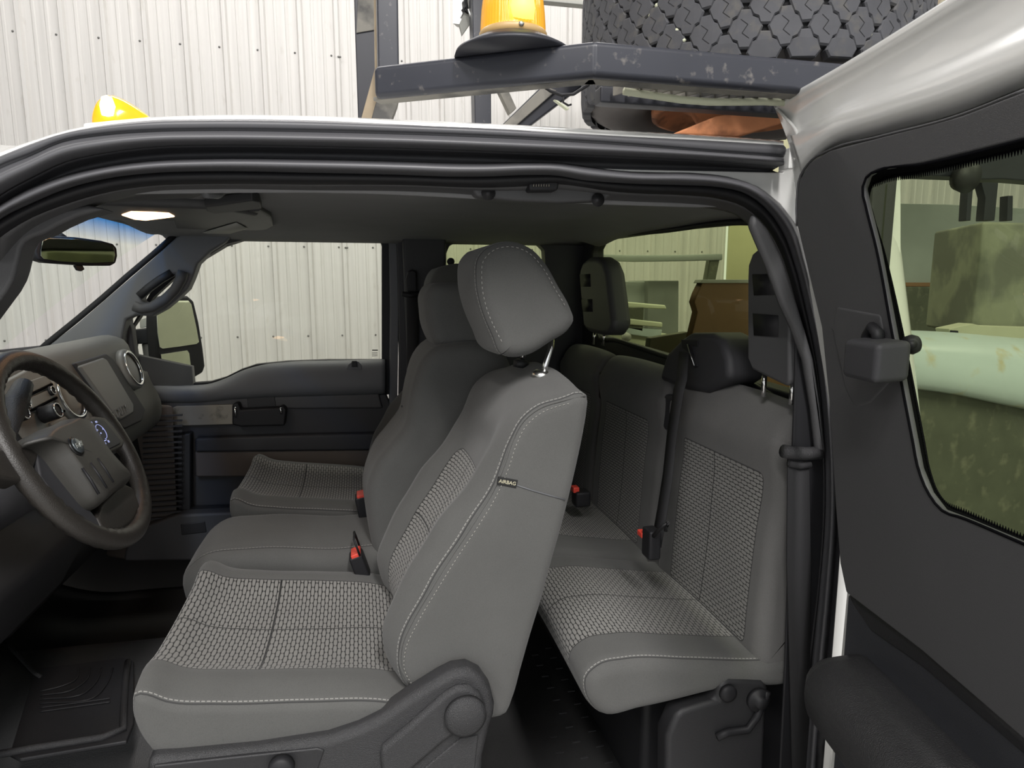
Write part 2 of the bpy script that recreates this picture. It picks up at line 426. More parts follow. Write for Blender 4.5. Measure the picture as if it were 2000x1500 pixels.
# ================================================================== THE SHOP
def siding_mat():
    m, nt, b = newmat('painted_metal_siding'); b.inputs['Roughness'].default_value = .4
    tc = nd(nt, 'ShaderNodeTexCoord'); mp = nd(nt, 'ShaderNodeMapping'); mp.inputs['Scale'].default_value = (14, 1, .35)
    lk(nt, tc.outputs['Object'], mp.inputs[0]); t = nd(nt, 'ShaderNodeTexNoise'); t.inputs['Scale'].default_value = 3; t.inputs['Detail'].default_value = 8
    lk(nt, mp.outputs[0], t.inputs['Vector'])
    c = mix_col(nt, t.outputs[0], (.53, .515, .49), (.75, .73, .70))
    t2 = nd(nt, 'ShaderNodeTexNoise'); t2.inputs['Scale'].default_value = 22; t2.inputs['Detail'].default_value = 8
    mp2 = nd(nt, 'ShaderNodeMapping'); mp2.inputs['Scale'].default_value = (1, 1, .3); lk(nt, tc.outputs['Object'], mp2.inputs[0]); lk(nt, mp2.outputs[0], t2.inputs['Vector'])
    r = nd(nt, 'ShaderNodeMapRange'); r.inputs[1].default_value = .62; r.inputs[2].default_value = .8; lk(nt, t2.outputs[0], r.inputs[0])
    c = mix_col(nt, mth(nt, 'MULTIPLY', r.outputs[0], .5), c, (.45, .42, .36)); lk(nt, c, b.inputs['Base Color']); return m
SID = siding_mat()
def siding(name, x0, x1, Y, z0, z1, label):
    """ribbed panel facing -Y; rib pitch .2286, two small ribs between"""
    pts = []
    R0 = -1.953 - .2286 * 20; k = 0
    while True:
        bx_ = R0 + k * .2286 + .018; k += 1
        if bx_ > x1 + .3: break
        for dx, dy in ((0, 0), (.010, -.019), (.030, -.019), (.040, 0), (.088, 0), (.093, -.004), (.105, -.004), (.110, 0), (.158, 0), (.163, -.004), (.175, -.004), (.180, 0)):
            if x0 <= bx_ + dx <= x1: pts.append((bx_ + dx, Y + dy))
    vs = [Vector((x, y, z0)) for x, y in pts] + [Vector((x, y, z1)) for x, y in pts]; n = len(pts)
    fs = [(i, i + 1, n + i + 1, n + i) for i in range(n - 1)]
    o = mk(name, vs, fs, SID, None, smooth=False, solid=.002, soff=1); tag(o, kind='structure'); return o
WY = 4.70
back = siding('wall_back', -6.2, 2.85, WY, 0, 5.2, '')
scr = []
for i in range(-9, 21):
    for z in (1.497 + H, .262 + H, -.343 + H):
        xs = -1.953 + i * .2286
        if xs > 2.8: continue
        scr.append(lathe_vf([(0.006, 0), (.007, .002), (.005, .006), (0, .007)], (xs, WY - .0002, z), (0, -1, 0), 8))
for xs in (-1.953 + 8 * .2286 + .045, -1.953 + 8.05 * .2286 + .045):
    for z in (1.487 + H, .258 + H): scr.append(lathe_vf([(0.006, 0), (.007, .002), (.005, .006), (0, .007)], (xs, WY - .02, z), (0, -1, 0), 8))
vs, fs = merge(*scr); o = mk('trim_1', vs, fs, plain('screw_heads', (.16, .16, .15), .5)); tag(o, 'small dark screw heads in rows on the ribbed wall', kind='structure')
box('wall_back_board', (3.26, WY + .02, 2.6), (.80, .03, 5.2), M['wood'], bevel=0)['kind'] = 'structure'
siding('wall_back_right', 3.70, 10, WY, 0, 5.2, '')
tag(box('trim_2', (3.69, WY - .02, 2.6), (.07, .05, 5.2), M['conc'], bevel=0), kind='structure')
for nm, c, s, m in (('floor', (1.5, .6, -.05), (16, 12, .1), plain('shop_floor', (.34, .33, .31), .6, noise=.2)),
                    ('ceiling', (1.5, .6, 5.25), (16, 12, .1), M['ceil']),
                    ('wall_left', (-6.3, .6, 2.6), (.1, 12, 5.2), M['ceil']), ('wall_right', (9.4, .6, 2.6), (.1, 12, 5.2), M['ceil']),
                    ('trim_3', (1.5, -5.3, 4.9), (16, .1, .7), M['ceil'])):
    o = box(nm, c, s, m, bevel=0); tag(o, kind='structure')

# ================================================================== TRUCK CAB (body, pillars, headliner, floor, dash are its parts)
cab = empty('truck_cab', (0.2, 1.8, 0.45), 'open white pickup truck cab with grey interior, seen from its driver side', 'truck cab')
PXS = (-150, 0, 60, 120, 200, 300, 400, 600, 800, 1000, 1200, 1400, 1530)
def row(ys, Y, xs=PXS): return [P(x, y, Y) for x, y in zip(xs, ys)]
r_top = row((378, 300, 279, 260, 244, 232, 228, 229, 237, 246, 257, 268, 277), 1.09)
r0 = row((385, 308, 284, 264, 248, 237, 235, 237, 246, 255, 267, 277, 285), 1.035)
# roof skin: from the drip edge up over the crown to the far side
rows = [r0, r_top]
for Y, dz in ((1.25, .018), (1.5, .034), (1.8, .040), (2.1, .034), (2.4, .018), (2.58, -.01), (2.66, -.05)):
    rows.append([Vector((max(p.x, -.70) if p.x < -.5 else p.x, Y, max(p.z + dz, 1.972 if Y < 2.6 else 1.93))) for p in r_top])
ribbon('roof_panel', rows, M['white'], cab, 60, solid=.004)
r1 = row((450, 322, 299, 273, 260, 253, 251, 253, 258, 266, 278, 294, 303), 1.028)
ribbon('drip_moulding', [r0, [ (a + b) / 2 + Vector((0, -.006, 0)) for a, b in zip(r0, r1)], r1], M['seal'], cab, 80, across=7)
r1b = row((456, 327, 303, 276, 263, 256, 254, 256, 261, 269, 281, 297, 306), 1.034)
r2m = row((482, 350, 322, 296, 280, 270, 268, 270, 275, 283, 292, 303, 313), 1.008)
r2 = row((500, 372, 340, 312, 294, 282, 279, 281, 286, 293, 301, 311, 321), 1.03)
ribbon('roof_weatherstrip', [r1, r1b, r2m, r2, [p + Vector((0, .012, 0)) for p in r2]], M['seal'], cab, 80, across=12)
r3 = row((540, 402, 368, 346, 327, 314, 311, 312, 317, 323, 331, 334, 337), 1.050)
ribbon('door_channel', [[p + Vector((0, .012, 0)) for p in r2], [(a * .5 + b * .5) + Vector((0, .03, 0)) for a, b in zip(r2, r3)], [p + Vector((0, .012, 0)) for p in r3]], M['cabd'], cab, 80, across=7)
# door opening seal: whole ring visible from windscreen pillar, over the top and down the rear jamb
t_up = [(-150, 545), (0, 403), (60, 369), (120, 347), (200, 328), (300, 315), (400, 311), (600, 312), (800, 317), (900, 320), (960, 320), (1030, 318), (1090, 319), (1140, 326), (1190, 333), (1240, 338), (1360, 340), (1420, 347), (1480, 367), (1520, 398), (1552, 440), (1572, 505), (1592, 590), (1612, 690), (1628, 830), (1634, 1000), (1625, 1160), (1610, 1320), (1596, 1520)]
t_dn = [(-150, 590), (0, 421), (60, 392), (120, 367), (200, 346), (300, 334), (400, 331), (600, 334), (800, 339), (880, 342), (940, 342), (1030, 339), (1090, 340), (1140, 349), (1190, 353), (1240, 356), (1340, 359), (1400, 362), (1460, 375), (1510, 414), (1537, 455), (1560, 520), (1580, 600), (1600, 700), (1614, 830), (1618, 1000), (1606, 1160), (1590, 1320), (1574, 1520)]
b_dn = [(-150, 650), (0, 461), (60, 424), (120, 400), (200, 376), (300, 361), (400, 358), (600, 359), (800, 360), (900, 364), (940, 365), (1030, 362), (1090, 358), (1140, 364), (1190, 372), (1240, 376), (1340, 380), (1400, 386), (1452, 402), (1492, 436), (1520, 480), (1545, 550), (1563, 620), (1585, 710), (1598, 830), (1602, 1000), (1590, 1160), (1566, 1320), (1545, 1520)]
t_in = [(-150, 700), (0, 540), (60, 462), (120, 428), (200, 397), (300, 376), (400, 372), (600, 374), (800, 377), (900, 382), (940, 386), (1030, 391), (1090, 394), (1140, 395), (1190, 396), (1240, 398), (1340, 402), (1400, 408), (1436, 418), (1470, 446), (1492, 490), (1512, 560), (1532, 640), (1556, 740), (1572, 850), (1578, 1000), (1566, 1160), (1542, 1320), (1520, 1520)]
TU, TD, BD, TI = PL(t_up, 1.045), PL(t_dn, 1.055), PL(b_dn, 1.085), PL(t_in, 1.15)
mid = PL([((a + c) / 2, (b + d) / 2) for (a, b), (c, d) in zip(t_up, t_dn)], 1.022)
ribbon('door_seal', [TU, mid, TD, [p + Vector((0, .012, 0)) for p in TD]], M['seal'], cab, 140, across=10)
lip = PL([((a + c) / 2, (b + d) / 2) for (a, b), (c, d) in zip(t_dn, b_dn)], 1.060)
ribbon('opening_liner', [[p + Vector((0, .012, 0)) for p in TD], lip, BD], M['black'], cab, 140, across=8)
k0 = 2
ribbon('roof_side_trim', [BD[1:], [(a * .5 + b * .5) + Vector((0, -.006, 0)) for a, b in zip(BD[1:], TI[1:])], TI[1:]], M['trim'], cab, 140, across=6)
# white body corner behind the rear top of the opening
prism('rear_body_corner', PL([(1100, 327), (1240, 331), (1400, 334), (1530, 337), (1548, 300), (1760, 300), (1760, 1700), (1600, 1700), (1612, 1400), (1632, 1150), (1640, 1000), (1632, 830), (1616, 690), (1596, 590), (1575, 500), (1555, 440), (1523, 398), (1482, 366), (1420, 345), (1360, 339), (1240, 336)], 1.06), (0, .02, 0), M['white'], cab, bevel=.003)
box('drip_rail_end', P(1537, 312, 1.03), (.012, .03, .035), M['white'], cab, bevel=.002)
# painted rear jamb facing the camera, its striker and bolts
for py in (1177, 1262):
    c = PP(1638, py, Vector((0, 1.058, 0)), Vector((0, 1, 0)))
    lathe('jamb_bolt', [(.013, 0), (.013, .004), (.008, .006), (.007, .014), (.0, .015)], c, M['pale'], cab, (0, -1, 0), 16)
# side wall of the cab behind the opening (outer skin, visible through the door glass)
def side(x0, x1, z0, z1, name, nrows=10):
    rows = []
    for i in range(nrows + 1):
        t = i / nrows; z = z0 + (z1 - z0) * t
        y = .955 + .14 * max(0, (z - 1.35)) ** 1.1 / .62
        rows.append([Vector((x0 + (.02 * 0), y + .012, z)), Vector((x0 + .04, y, z)), Vector((x1 - .05 - .05 * t, y, z)), Vector((x1 - .012 - .05 * t, y + .018, z)), Vector((x1 - .05 * t, y + .07, z)), Vector((x1 - .05 * t, 1.3, z))])
    return ribbon(name, rows, M['white'], cab, 30, solid=.003)
side(.845, 1.075, .45, 1.97, 'rear_corner_panel')

# windscreen pillars ------------------------------------------------------------
prism('near_windscreen_pillar', PL([(-220, 760), (-150, 640), (0, 468), (60, 430), (120, 408), (170, 400), (206, 408), (150, 424), (112, 441), (86, 456), (62, 464), (48, 472), (40, 486), (36, 505), (30, 530), (24, 548), (12, 570), (0, 586), (-40, 640), (-120, 760)], 1.12), (.0, .05, 0), M['trim'], cab, bevel=.008, bseg=3)
def PLy(pts): return [P(a, b, y) for a, b, y in pts]
pf_out = PLy([(80, 700, 2.58), (95, 674, 2.57), (150, 630, 2.55), (200, 580, 2.53), (240, 545, 2.52), (290, 505, 2.51), (335, 466, 2.50), (352, 450, 2.48)])
pf_mid = PLy([(150, 705, 2.50), (180, 666, 2.50), (215, 640, 2.48), (240, 610, 2.47), (275, 570, 2.46), (320, 535, 2.45), (360, 500, 2.44), (385, 452, 2.44)])
pf_in = PLy([(215, 712, 2.60), (240, 655, 2.60), (262, 622, 2.58), (300, 618, 2.56), (338, 590, 2.56), (360, 560, 2.56), (385, 512, 2.57), (440, 470, 2.58)])
pf_low = PLy([(235, 720, 2.66), (250, 680, 2.66), (268, 640, 2.66), (305, 632, 2.66), (345, 602, 2.66), (368, 570, 2.66), (395, 520, 2.66), (450, 478, 2.66)])
# pillar trim with an open grab slot: strips around the slot
po = [(82, 690), (98, 672), (150, 632), (200, 589), (250, 545), (300, 503), (352, 455), (460, 452), (440, 473), (410, 492), (386, 515), (375, 545), (366, 565), (345, 585), (322, 604), (296, 618), (265, 616), (246, 624), (240, 650), (236, 700), (150, 712)]
slot_hi = [(274, 582), (286, 570), (310, 552), (330, 540), (341, 536), (342, 548), (330, 564), (312, 578), (292, 590), (278, 592)]
outer = PL(po, 2.53); slot = PL(slot_hi, 2.53)
def plate_with_hole(name, out2, hole2, Y, d, mat, parent, bevel=.006, ybend=None):
    """flat outline with one hole, triangulated by bmesh, then thickened"""
    bm = bmesh.new()
    def loop(pts):
        v = [bm.verts.new(p) for p in pts]
        return [bm.edges.new((v[i], v[(i + 1) % len(v)])) for i in range(len(v))]
    es = loop(out2) + (loop(hole2) if hole2 else [])
    bmesh.ops.triangle_fill(bm, use_beauty=True, use_dissolve=False, edges=es)
    g = bmesh.ops.extrude_face_region(bm, geom=list(bm.faces))
    for v in [x for x in g['geom'] if isinstance(x, bmesh.types.BMVert)]: v.co += Vector(d)
    bmesh.ops.recalc_face_normals(bm, faces=bm.faces)
    bmesh.ops.dissolve_limit(bm, angle_limit=.02, verts=bm.verts, edges=bm.edges)
    bm.verts.index_update()
    vs = [v.co.copy() for v in bm.verts]; fs = [tuple(v.index for v in f.verts) for f in bm.faces]; bm.free()
    return mk(name, vs, fs, mat, parent, bevel=bevel, bseg=3)
plate_with_hole('windscreen_pillar_trim', outer, slot, 2.53, (0, .07, 0), M['trim_lt'], cab, bevel=.012)
# grab handle lip around the slot
tube('grab_handle', PL([(262, 598), (276, 603), (298, 600), (322, 586), (342, 566), (354, 545), (358, 530)], 2.515), .018, M['trim'], cab, 12)
tube('grab_recess', PL([(272, 578), (290, 562), (312, 546), (336, 532)], 2.535), .014, M['dark'], cab, 12)
tube('windscreen_gasket', PL([(70, 690), (93, 670), (150, 624), (200, 582), (250, 538), (300, 496), (346, 455)], 2.545), .010, M['black'], cab, 8)
# windscreen glass: leans from the cowl to the roof, with a blue shade band along the top
wm, nt, b = newmat('windshield_glass_shade_band'); nt.nodes.remove(b)
tr = nd(nt, 'ShaderNodeBsdfTransparent'); uv = nd(nt, 'ShaderNodeUVMap'); sp = nd(nt, 'ShaderNodeSeparateXYZ'); lk(nt, uv.outputs[0], sp.inputs[0])
mr = nd(nt, 'ShaderNodeMapRange'); mr.inputs[1].default_value = .84; mr.inputs[2].default_value = .97; lk(nt, sp.outputs[1], mr.inputs[0])
lk(nt, mix_col(nt, mr.outputs[0], (.96, 1.0, .95), (.06, .30, .78)), tr.inputs[0])
gl = nd(nt, 'ShaderNodeBsdfGlossy'); gl.inputs['Roughness'].default_value = 0
mx = nd(nt, 'ShaderNodeMixShader'); mx.inputs[0].default_value = .02; lk(nt, tr.outputs[0], mx.inputs[1]); lk(nt, gl.outputs[0], mx.inputs[2]); lk(nt, mx.outputs[0], nt.nodes['Material Output'].inputs[0])
vs, uvs, fs = [], [], []
NX = 12
for j in range(9):
    for i in range(NX + 1):
        a = i / NX; t = j / 8; bow = .09 * (1 - (2 * a - 1) ** 2)
        y = 1.06 + (2.56 - 1.06) * a; xb = -1.24 - bow; xt = -.66 - bow * .25
        if t == 0: pass
        vs.append(Vector((xb + (xt - xb) * t, y, 1.50 + .45 * t + .02 * math.sin(math.pi * t)))); uvs.append((a, t))
for j in range(8):
    for i in range(NX): q = j * (NX + 1) + i; fs.append((q, q + 1, q + NX + 2, q + NX + 1))
mk('windshield', vs, fs, wm, cab, uvs=uvs)

# headliner ---------------------------------------------------------------------
xs = [-.66, -.5, -.3, 0, .3, .6, .8, .9]
hl = []
ti = crv(TI[3:-12], 60)
def near_z(x):
    best = min(ti, key=lambda p: abs(p.x - x)); return best.z
for Y, dz in ((1.13, 0), (1.22, .018), (1.4, .035), (1.8, .045), (2.2, .044), (2.42, .030), (2.52, .005), (2.58, -.03)):
    rr = []
    for x in xs:
        bow = -.02 * (1 - ((Y - 1.8) / .75) ** 2) if x < -.6 else 0
        z = min(near_z(max(x, -.35)), 1.905) if Y < 1.3 else 1.905
        zz = z + dz - (.03 if x > .85 else 0) + (-.0 if x > -.6 else -.012) 
        if Y > 2.5: zz = 1.93 + (-.015 if Y > 2.55 else 0)
        rr.append(Vector((x + bow, Y, zz)))
    hl.append(rr)
ribbon('headliner', hl, M['head'], cab, 40, across=30, solid=.01, soff=0)
tube('windscreen_header', [Vector((-.655 - .02 * (1 - ((y - 1.8) / .75) ** 2), y, 1.945)) for y in (1.1, 1.3, 1.5, 1.8, 2.1, 2.3, 2.5)], .014, M['trim'], cab, 8)
# dome-like dimples and the moulded grab plate over the near opening
gp = plate_with_hole('roof_trim_plate', PL([(918, 362), (1000, 356), (1100, 352), (1180, 362), (1204, 376), (1180, 392), (1090, 396), (1000, 392), (930, 384)], 1.10), None, 0, (0, .03, 0), M['trim'], cab, bevel=.006)
lt = prism('roof_latch', PL([(1032, 352), (1050, 347), (1080, 348), (1093, 356), (1090, 372), (1034, 373)], 1.075), (0, .04, 0), M['black'], cab, bevel=.004)
for q in range(7): box('latch_rib', P(1042 + q * 5, 362, 1.073), (.0012, .003, .004), M['silver'], cab, bevel=0)
for px, py in ((954, 377), (1168, 390)): lathe('trim_dimple', [(.012, 0), (.010, -.002), (.004, -.006), (0, -.007)], P(px, py, 1.097), M['dark'], cab, (0, -1, 0), 16)

# passenger side wall, B pillar, quarter panel ---------------------------------------
prism('far_roof_rail', PL([(385, 470), (440, 452), (520, 441), (760, 440), (1160, 436), (1160, 470), (860, 466), (775, 462), (735, 455), (620, 453), (520, 457), (440, 477), (405, 500)], 2.56), (0, .05, 0), M['cabd'], cab, bevel=.006)
# pillar strip (pale) then dark pillar cover, then the quarter with its own small window
prism('pale_door_frame_edge', PL([(757, 455), (770, 462), (776, 480), (779, 600), (776, 800), (768, 1010), (757, 1010), (760, 800), (762, 600), (760, 480)], 2.60), (0, .05, 0), M['trim_lt'], cab, bevel=.004)
plate_with_hole('quarter_panel', PL([(776, 450), (1180, 440), (1180, 1080), (772, 1080), (778, 900), (780, 700)], 2.57),
                PL([(872, 560), (872, 495), (878, 480), (892, 474), (1000, 473), (1050, 474), (1064, 488), (1068, 560), (1060, 640), (880, 640)], 2.57), 2.57, (0, .06, 0), M['cabd'], cab, bevel=.006)
prism('pillar_cover', PL([(786, 462), (872, 464), (872, 700), (868, 930), (790, 930), (796, 700)], 2.52), (0, .05, 0), M['cabd'], cab, bevel=.012)
prism('quarter_glass', PL([(868, 470), (1070, 468), (1070, 645), (868, 645)], 2.62), (0, .004, 0), M['glassr'], cab, bevel=0)
gd = empty('belt_guide', P(802, 560, 2.5), 'black shoulder belt guide on the far door pillar', 'belt guide')
tube('guide_loop', PL([(785, 574), (800, 577), (820, 574)], 2.49), .010, M['black'], gd, 10)
prism('guide_cover', PL([(794, 570), (793, 545), (797, 530), (806, 526), (814, 532), (815, 570)], 2.49), (0, .03, 0), M['black'], gd, bevel=.006)
prism('webbing', PL([(795, 576), (818, 576), (815, 760), (810, 930), (796, 930)], 2.50), (0, .003, 0), M['belt'], gd, bevel=0)
lathe('guide_button', [(.014, 0), (.014, .012), (.008, .018), (0, .018)], P(880, 511, 2.5), M['black'], cab, (0, -1, 0), 16)
tube('chrome_hook', PL([(806, 692), (806, 708)], 2.49), .003, M['chrome'], cab, 8)

# cab back wall with the rear window (plane X = .87)
def QX(pts, X): return [PX(a, b, X) for a, b in pts]
wl = QX([(1155, 520), (1156, 490), (1164, 474), (1182, 467), (1300, 450), (1465, 434), (1500, 436), (1516, 450), (1535, 560), (1560, 700), (1566, 775), (1450, 742), (1330, 706), (1200, 664), (1166, 655), (1158, 600)], .90)
plate_with_hole('back_wall', [Vector((.90, y, z)) for y, z in ((1.02, .4), (2.60, .4), (2.60, 1.95), (1.8, 1.985), (1.02, 1.95))], wl, 0, (.05, 0, 0), M['cabd'], cab, bevel=.008)
tube('rear_window_gasket', [p + Vector((.0, 0, 0)) for p in crv(wl, 60, True)] + [wl[0]], .008, M['black'], cab, 8)
prism('rear_window', [Vector((.925, y, z)) for y, z in ((1.02, 1.45), (2.5, 1.45), (2.5, 1.93), (1.02, 1.93))], (.004, 0, 0), M['glassr'], cab, bevel=0)
prism('rear_shelf', [Vector((.80, y, z)) for y, z in ((1.12, 1.36), (2.55, 1.36), (2.55, 1.46), (1.12, 1.46))], (.12, 0, 0), M['cabd'], cab, bevel=.01)
# C pillar cover, curving down beside the rear headrest
prism('rear_pillar_cover', PL([(1474, 415), (1502, 446), (1527, 495), (1550, 560), (1568, 620), (1592, 700), (1607, 800), (1617, 892), (1600, 895), (1590, 800), (1574, 705), (1550, 640), (1527, 590), (1502, 520), (1468, 440)], 1.045), (.0, .02, 0), M['trim'], cab, bevel=.012, bseg=3)
prism('rear_quarter_trim', PL([(1552, 600), (1590, 700), (1612, 880), (1618, 1040), (1600, 1300), (1580, 1600), (1515, 1600), (1530, 1300), (1540, 1000), (1548, 780)], 1.065), (.03, .03, 0), M['black'], cab, bevel=.008)
rb = empty('rear_shoulder_belt', P(1568, 890, 1.08), 'black rear shoulder belt retractor cover beside the near end of rear bench', 'seat belt')
tube('belt_turning_bar', PL([(1530, 881), (1545, 884), (1575, 886), (1602, 884)], 1.055), .013, M['grain'], rb, 12)
prism('webbing', PL([(1540, 890), (1580, 893), (1584, 1100), (1580, 1500), (1548, 1500), (1538, 1100)], 1.055), (0, .004, 0), M['belt'], rb, bevel=0)
tube('belt_fold', PL([(1541, 905), (1562, 910), (1582, 907)], 1.055), .007, M['belt'], rb, 8)

# floor, hump, firewall ----------------------------------------------------------------
fl = []
for Y in (1.02, 1.1, 1.3, 1.45, 1.55, 1.65, 1.8, 1.95, 2.05, 2.15, 2.3, 2.6):
    hz = .17 * math.exp(-((Y - 1.8) / .22) ** 4)
    rr = []
    for x, z in ((-1.5, 1.05), (-1.3, .82), (-1.15, .66), (-1.0, .60), (-.8, .59), (-.5, .585), (-.2, .58), (.05, .575), (.25, .56), (.5, .545), (.9, .545)):
        rr.append(Vector((x, Y, z + hz * (1 if x < 0 else max(0, 1 - x * 2.5)))))
    fl.append(rr)
ribbon('vinyl_floor', fl, M['floor'], cab, 60, across=60, solid=.02, soff=0)
dsh = []
for i in range(9):
    for j in range(14):
        x = .30 + i * .055; y = 1.12 + j * .06 + (i % 2) * .03
        dsh.append(box_vf((x, y, .556), (.022, .004, .003)))
vs, fs = merge(*dsh); mk('floor_tread_marks', vs, fs, M['grain'], cab, smooth=False)['kind'] = 'stuff'
box('rocker_sill', (-.2, 1.03, .50), (2.4, .10, .12), M['dark'], cab, bevel=.02)
prism('firewall', [Vector((-1.45, y, z)) for y, z in ((1.05, .5), (2.6, .5), (2.6, 1.55), (1.05, 1.55))], (-.03, 0, 0), M['dark'], cab, bevel=0)
prism('cowl_side_near', PL([(-400, 900), (-180, 760), (-120, 900), (-100, 1600), (-400, 1600)], 1.06), (0, .05, 0), M['dark'], cab, bevel=.01)
# passenger footwell side, pale sill with a pocket
prism('footwell_side', PL([(265, 800), (340, 790), (352, 1095), (250, 1095), (262, 1050), (255, 950)], 2.54), (-.1, .06, 0), M['brownp'], cab, bevel=.01)
bars = [box_vf(P(318, 812 + i * 10.5, 2.53), (.13, .01, .006)) for i in range(27)]
vs, fs = merge(*bars); mk('footwell_ribs', vs, fs, M['cabd'], cab, smooth=False)
prism('sill_panel', PL([(250, 1040), (346, 1005), (460, 1000), (470, 1095), (240, 1098)], 2.50), (0, .08, 0), M['trim'], cab, bevel=.012)
prism('sill_pocket', PL([(352, 1024), (400, 1018), (404, 1040), (354, 1046)], 2.497), (0, .02, 0), M['dark'], cab, bevel=.004)
# far end of the firewall / side below windscreen
prism('far_cowl_side', [Vector((x, 2.62, z)) for x, z in ((-1.5, .5), (-.6, .5), (-.62, 1.45), (-1.0, 1.55), (-1.5, 1.5))], (0, .04, 0), M['dark'], cab, bevel=0)

# ------------------------------------------------------------------ passenger door
pd = empty('passenger_door', P(550, 1000, 2.62), 'closed passenger door with grey upper pad, window and silver pull handle', 'door')
Yd = 2.60
plate_with_hole('window_frame', PL([(235, 760), (250, 650), (300, 560), (380, 470), (450, 444), (760, 444), (763, 500), (763, 770), (600, 790), (400, 790)], Yd + .03),
                PL([(262, 747), (270, 740), (262, 680), (258, 640), (300, 580), (360, 525), (400, 505), (440, 481), (480, 468), (530, 460), (620, 457), (700, 457), (728, 459), (741, 465), (746, 480), (746, 703), (640, 703), (560, 706), (500, 712), (470, 722), (440, 737), (410, 746), (360, 750), (300, 749)], Yd + .03), 0, (0, .04, 0), M['black'], pd, bevel=.004)
prism('door_glass', PL([(240, 760), (262, 600), (380, 465), (450, 445), (760, 445), (760, 770), (400, 790)], Yd + .055), (0, .004, 0), M['glass'], pd, bevel=0)
beltrow = [(248, 752), (300, 752), (360, 753), (410, 750), (445, 738), (475, 724), (510, 714), (560, 708), (640, 705), (705, 704), (752, 702)]
def off(r, dy): return [(a, b + dy) for a, b in r]
low = [(248, 775), (300, 780), (360, 782), (410, 780), (445, 776), (475, 774), (510, 772), (560, 770), (640, 768), (705, 766), (752, 764)]
mid_ = [((a + c) / 2, (b + d) / 2) for (a, b), (c, d) in zip(beltrow, low)]
ribbon('door_upper_pad', [PL(beltrow, Yd + .03), PL(off(beltrow, 3), Yd - .005), PL(mid_, Yd - .03), PL(low, Yd - .025), PL(off(low, 6), Yd)], M['trim_lt'], pd, 60, across=14, solid=.004)
prism('door_panel', PL([(255, 772), (752, 764), (768, 800), (764, 1000), (752, 1080), (262, 1085), (255, 900)], Yd), (0, .05, 0), M['cabd'], pd, bevel=.008)
prism('upper_trim_band', PL([(300, 780), (740, 768), (748, 798), (340, 800), (320, 812), (290, 812)], Yd - .012), (0, .03, 0), M['trim'], pd, bevel=.008)
prism('silver_strip', PL([(336, 797), (345, 793), (455, 790), (455, 829), (345, 832), (336, 828)], Yd - .02), (0, .02, 0), M['silver'], pd, bevel=.003)
hd = prism('pull_handle', PL([(453, 790), (466, 786), (470, 800), (545, 796), (553, 792), (560, 800), (556, 832), (470, 834), (453, 830)], Yd - .05), (0, .05, 0), M['black'], pd, bevel=.008, bseg=3)
for a in ((459, 795, 815), (548, 796, 808)): tube('handle_chrome', PL([(a[0], a[1]), (a[0] + 1, a[2])], Yd - .058), .004, M['chrome'], hd, 8)
prism('handle_pocket', PL([(482, 774), (536, 772), (540, 796), (484, 798)], Yd - .014), (0, .02, 0), M['dark'], pd, bevel=.003)
prism('storage_bin', PL([(345, 850), (372, 846), (372, 995), (600, 985), (740, 985), (745, 1002), (350, 1006), (346, 990)], Yd - .05), (0, .05, 0), M['dark'], pd, bevel=.006)
prism('armrest_panel', PL([(380, 856), (560, 850), (745, 846), (745, 880), (380, 884)], Yd - .04), (0, .04, 0), M['cabd'], pd, bevel=.01)
prism('carpet_insert', PL([(380, 882), (745, 878), (745, 930), (382, 932)], Yd - .03), (0, .02, 0), M['brownp'], pd, bevel=.008)
lk_ = prism('lock_base', PL([(676, 722), (680, 712), (690, 705), (700, 706), (706, 714), (708, 722)], Yd - .026), (0, .02, 0), M['trim_lt'], pd, bevel=.003)
prism('lock_button', PL([(687, 705), (697, 705), (698, 717), (687, 717)], Yd - .034), (0, .012, 0), M['black'], pd, bevel=.002)
prism('glass_etching', PL([(727, 683), (738, 683), (738, 685), (727, 685)], Yd + .053), (0, .001, 0), M['cabd'], pd, bevel=0)
for q in range(3): box('etched_line', P(732, 689 + q * 3, Yd + .053), (.022, .001, .002), M['trim'], pd, bevel=0)
# sail panel between pillar and glass
prism('mirror_sail_cover', PL([(228, 712), (236, 650), (246, 622), (256, 640), (262, 680), (272, 745), (250, 752), (232, 740)], 2.58), (0, .05, 0), M['cabd'], pd, bevel=.008)

# ------------------------------------------------------------------ tow mirror outside the passenger window
tm = empty('tow_mirror', P(350, 700, 2.95), 'black telescoping tow mirror outside the passenger window', 'side mirror')
YM = 2.98
mn = Vector((.80, -.60, 0)); mc = P(347, 640, 2.98)
def QT(pts, d=0): return [PP(a, b, mc + mn * d, mn) for a, b in pts]
prism('mirror_shell', QT([(303, 590), (315, 580), (340, 577), (368, 578), (380, 588), (390, 630), (398, 680), (402, 715), (398, 728), (382, 737), (350, 744), (322, 745), (314, 738), (308, 700), (303, 640)]), -mn * .06, M['black'], tm, bevel=.012, bseg=3)
prism('upper_glass', QT([(306, 604), (318, 592), (340, 587), (368, 587), (374, 594), (384, 640), (389, 668), (384, 672), (350, 677), (318, 681), (312, 678), (308, 650)], .004), -mn * .003, M['mirror'], tm, bevel=.001)
prism('lower_glass', QT([(314, 692), (366, 684), (370, 690), (373, 715), (370, 722), (345, 733), (326, 738), (320, 730)], .004), -mn * .003, M['mirror'], tm, bevel=.001)
for (y0, y1) in ((641, 670), (713, 742)):
    prism('mirror_arm', PL([(250, y0 + 4), (285, y0), (303, y0 - 2), (308, y1), (285, y1 + 2), (262, y1 + 2), (254, y1 - 4)], YM + .01), (0, .05, 0), M['black'], tm, bevel=.006)
prism('mirror_bracket', PL([(246, 620), (250, 616), (252, 640), (262, 672), (258, 700), (264, 744), (272, 750), (262, 752), (252, 720)], YM - .05), (0, .06, 0), M['black'], tm, bevel=.006)
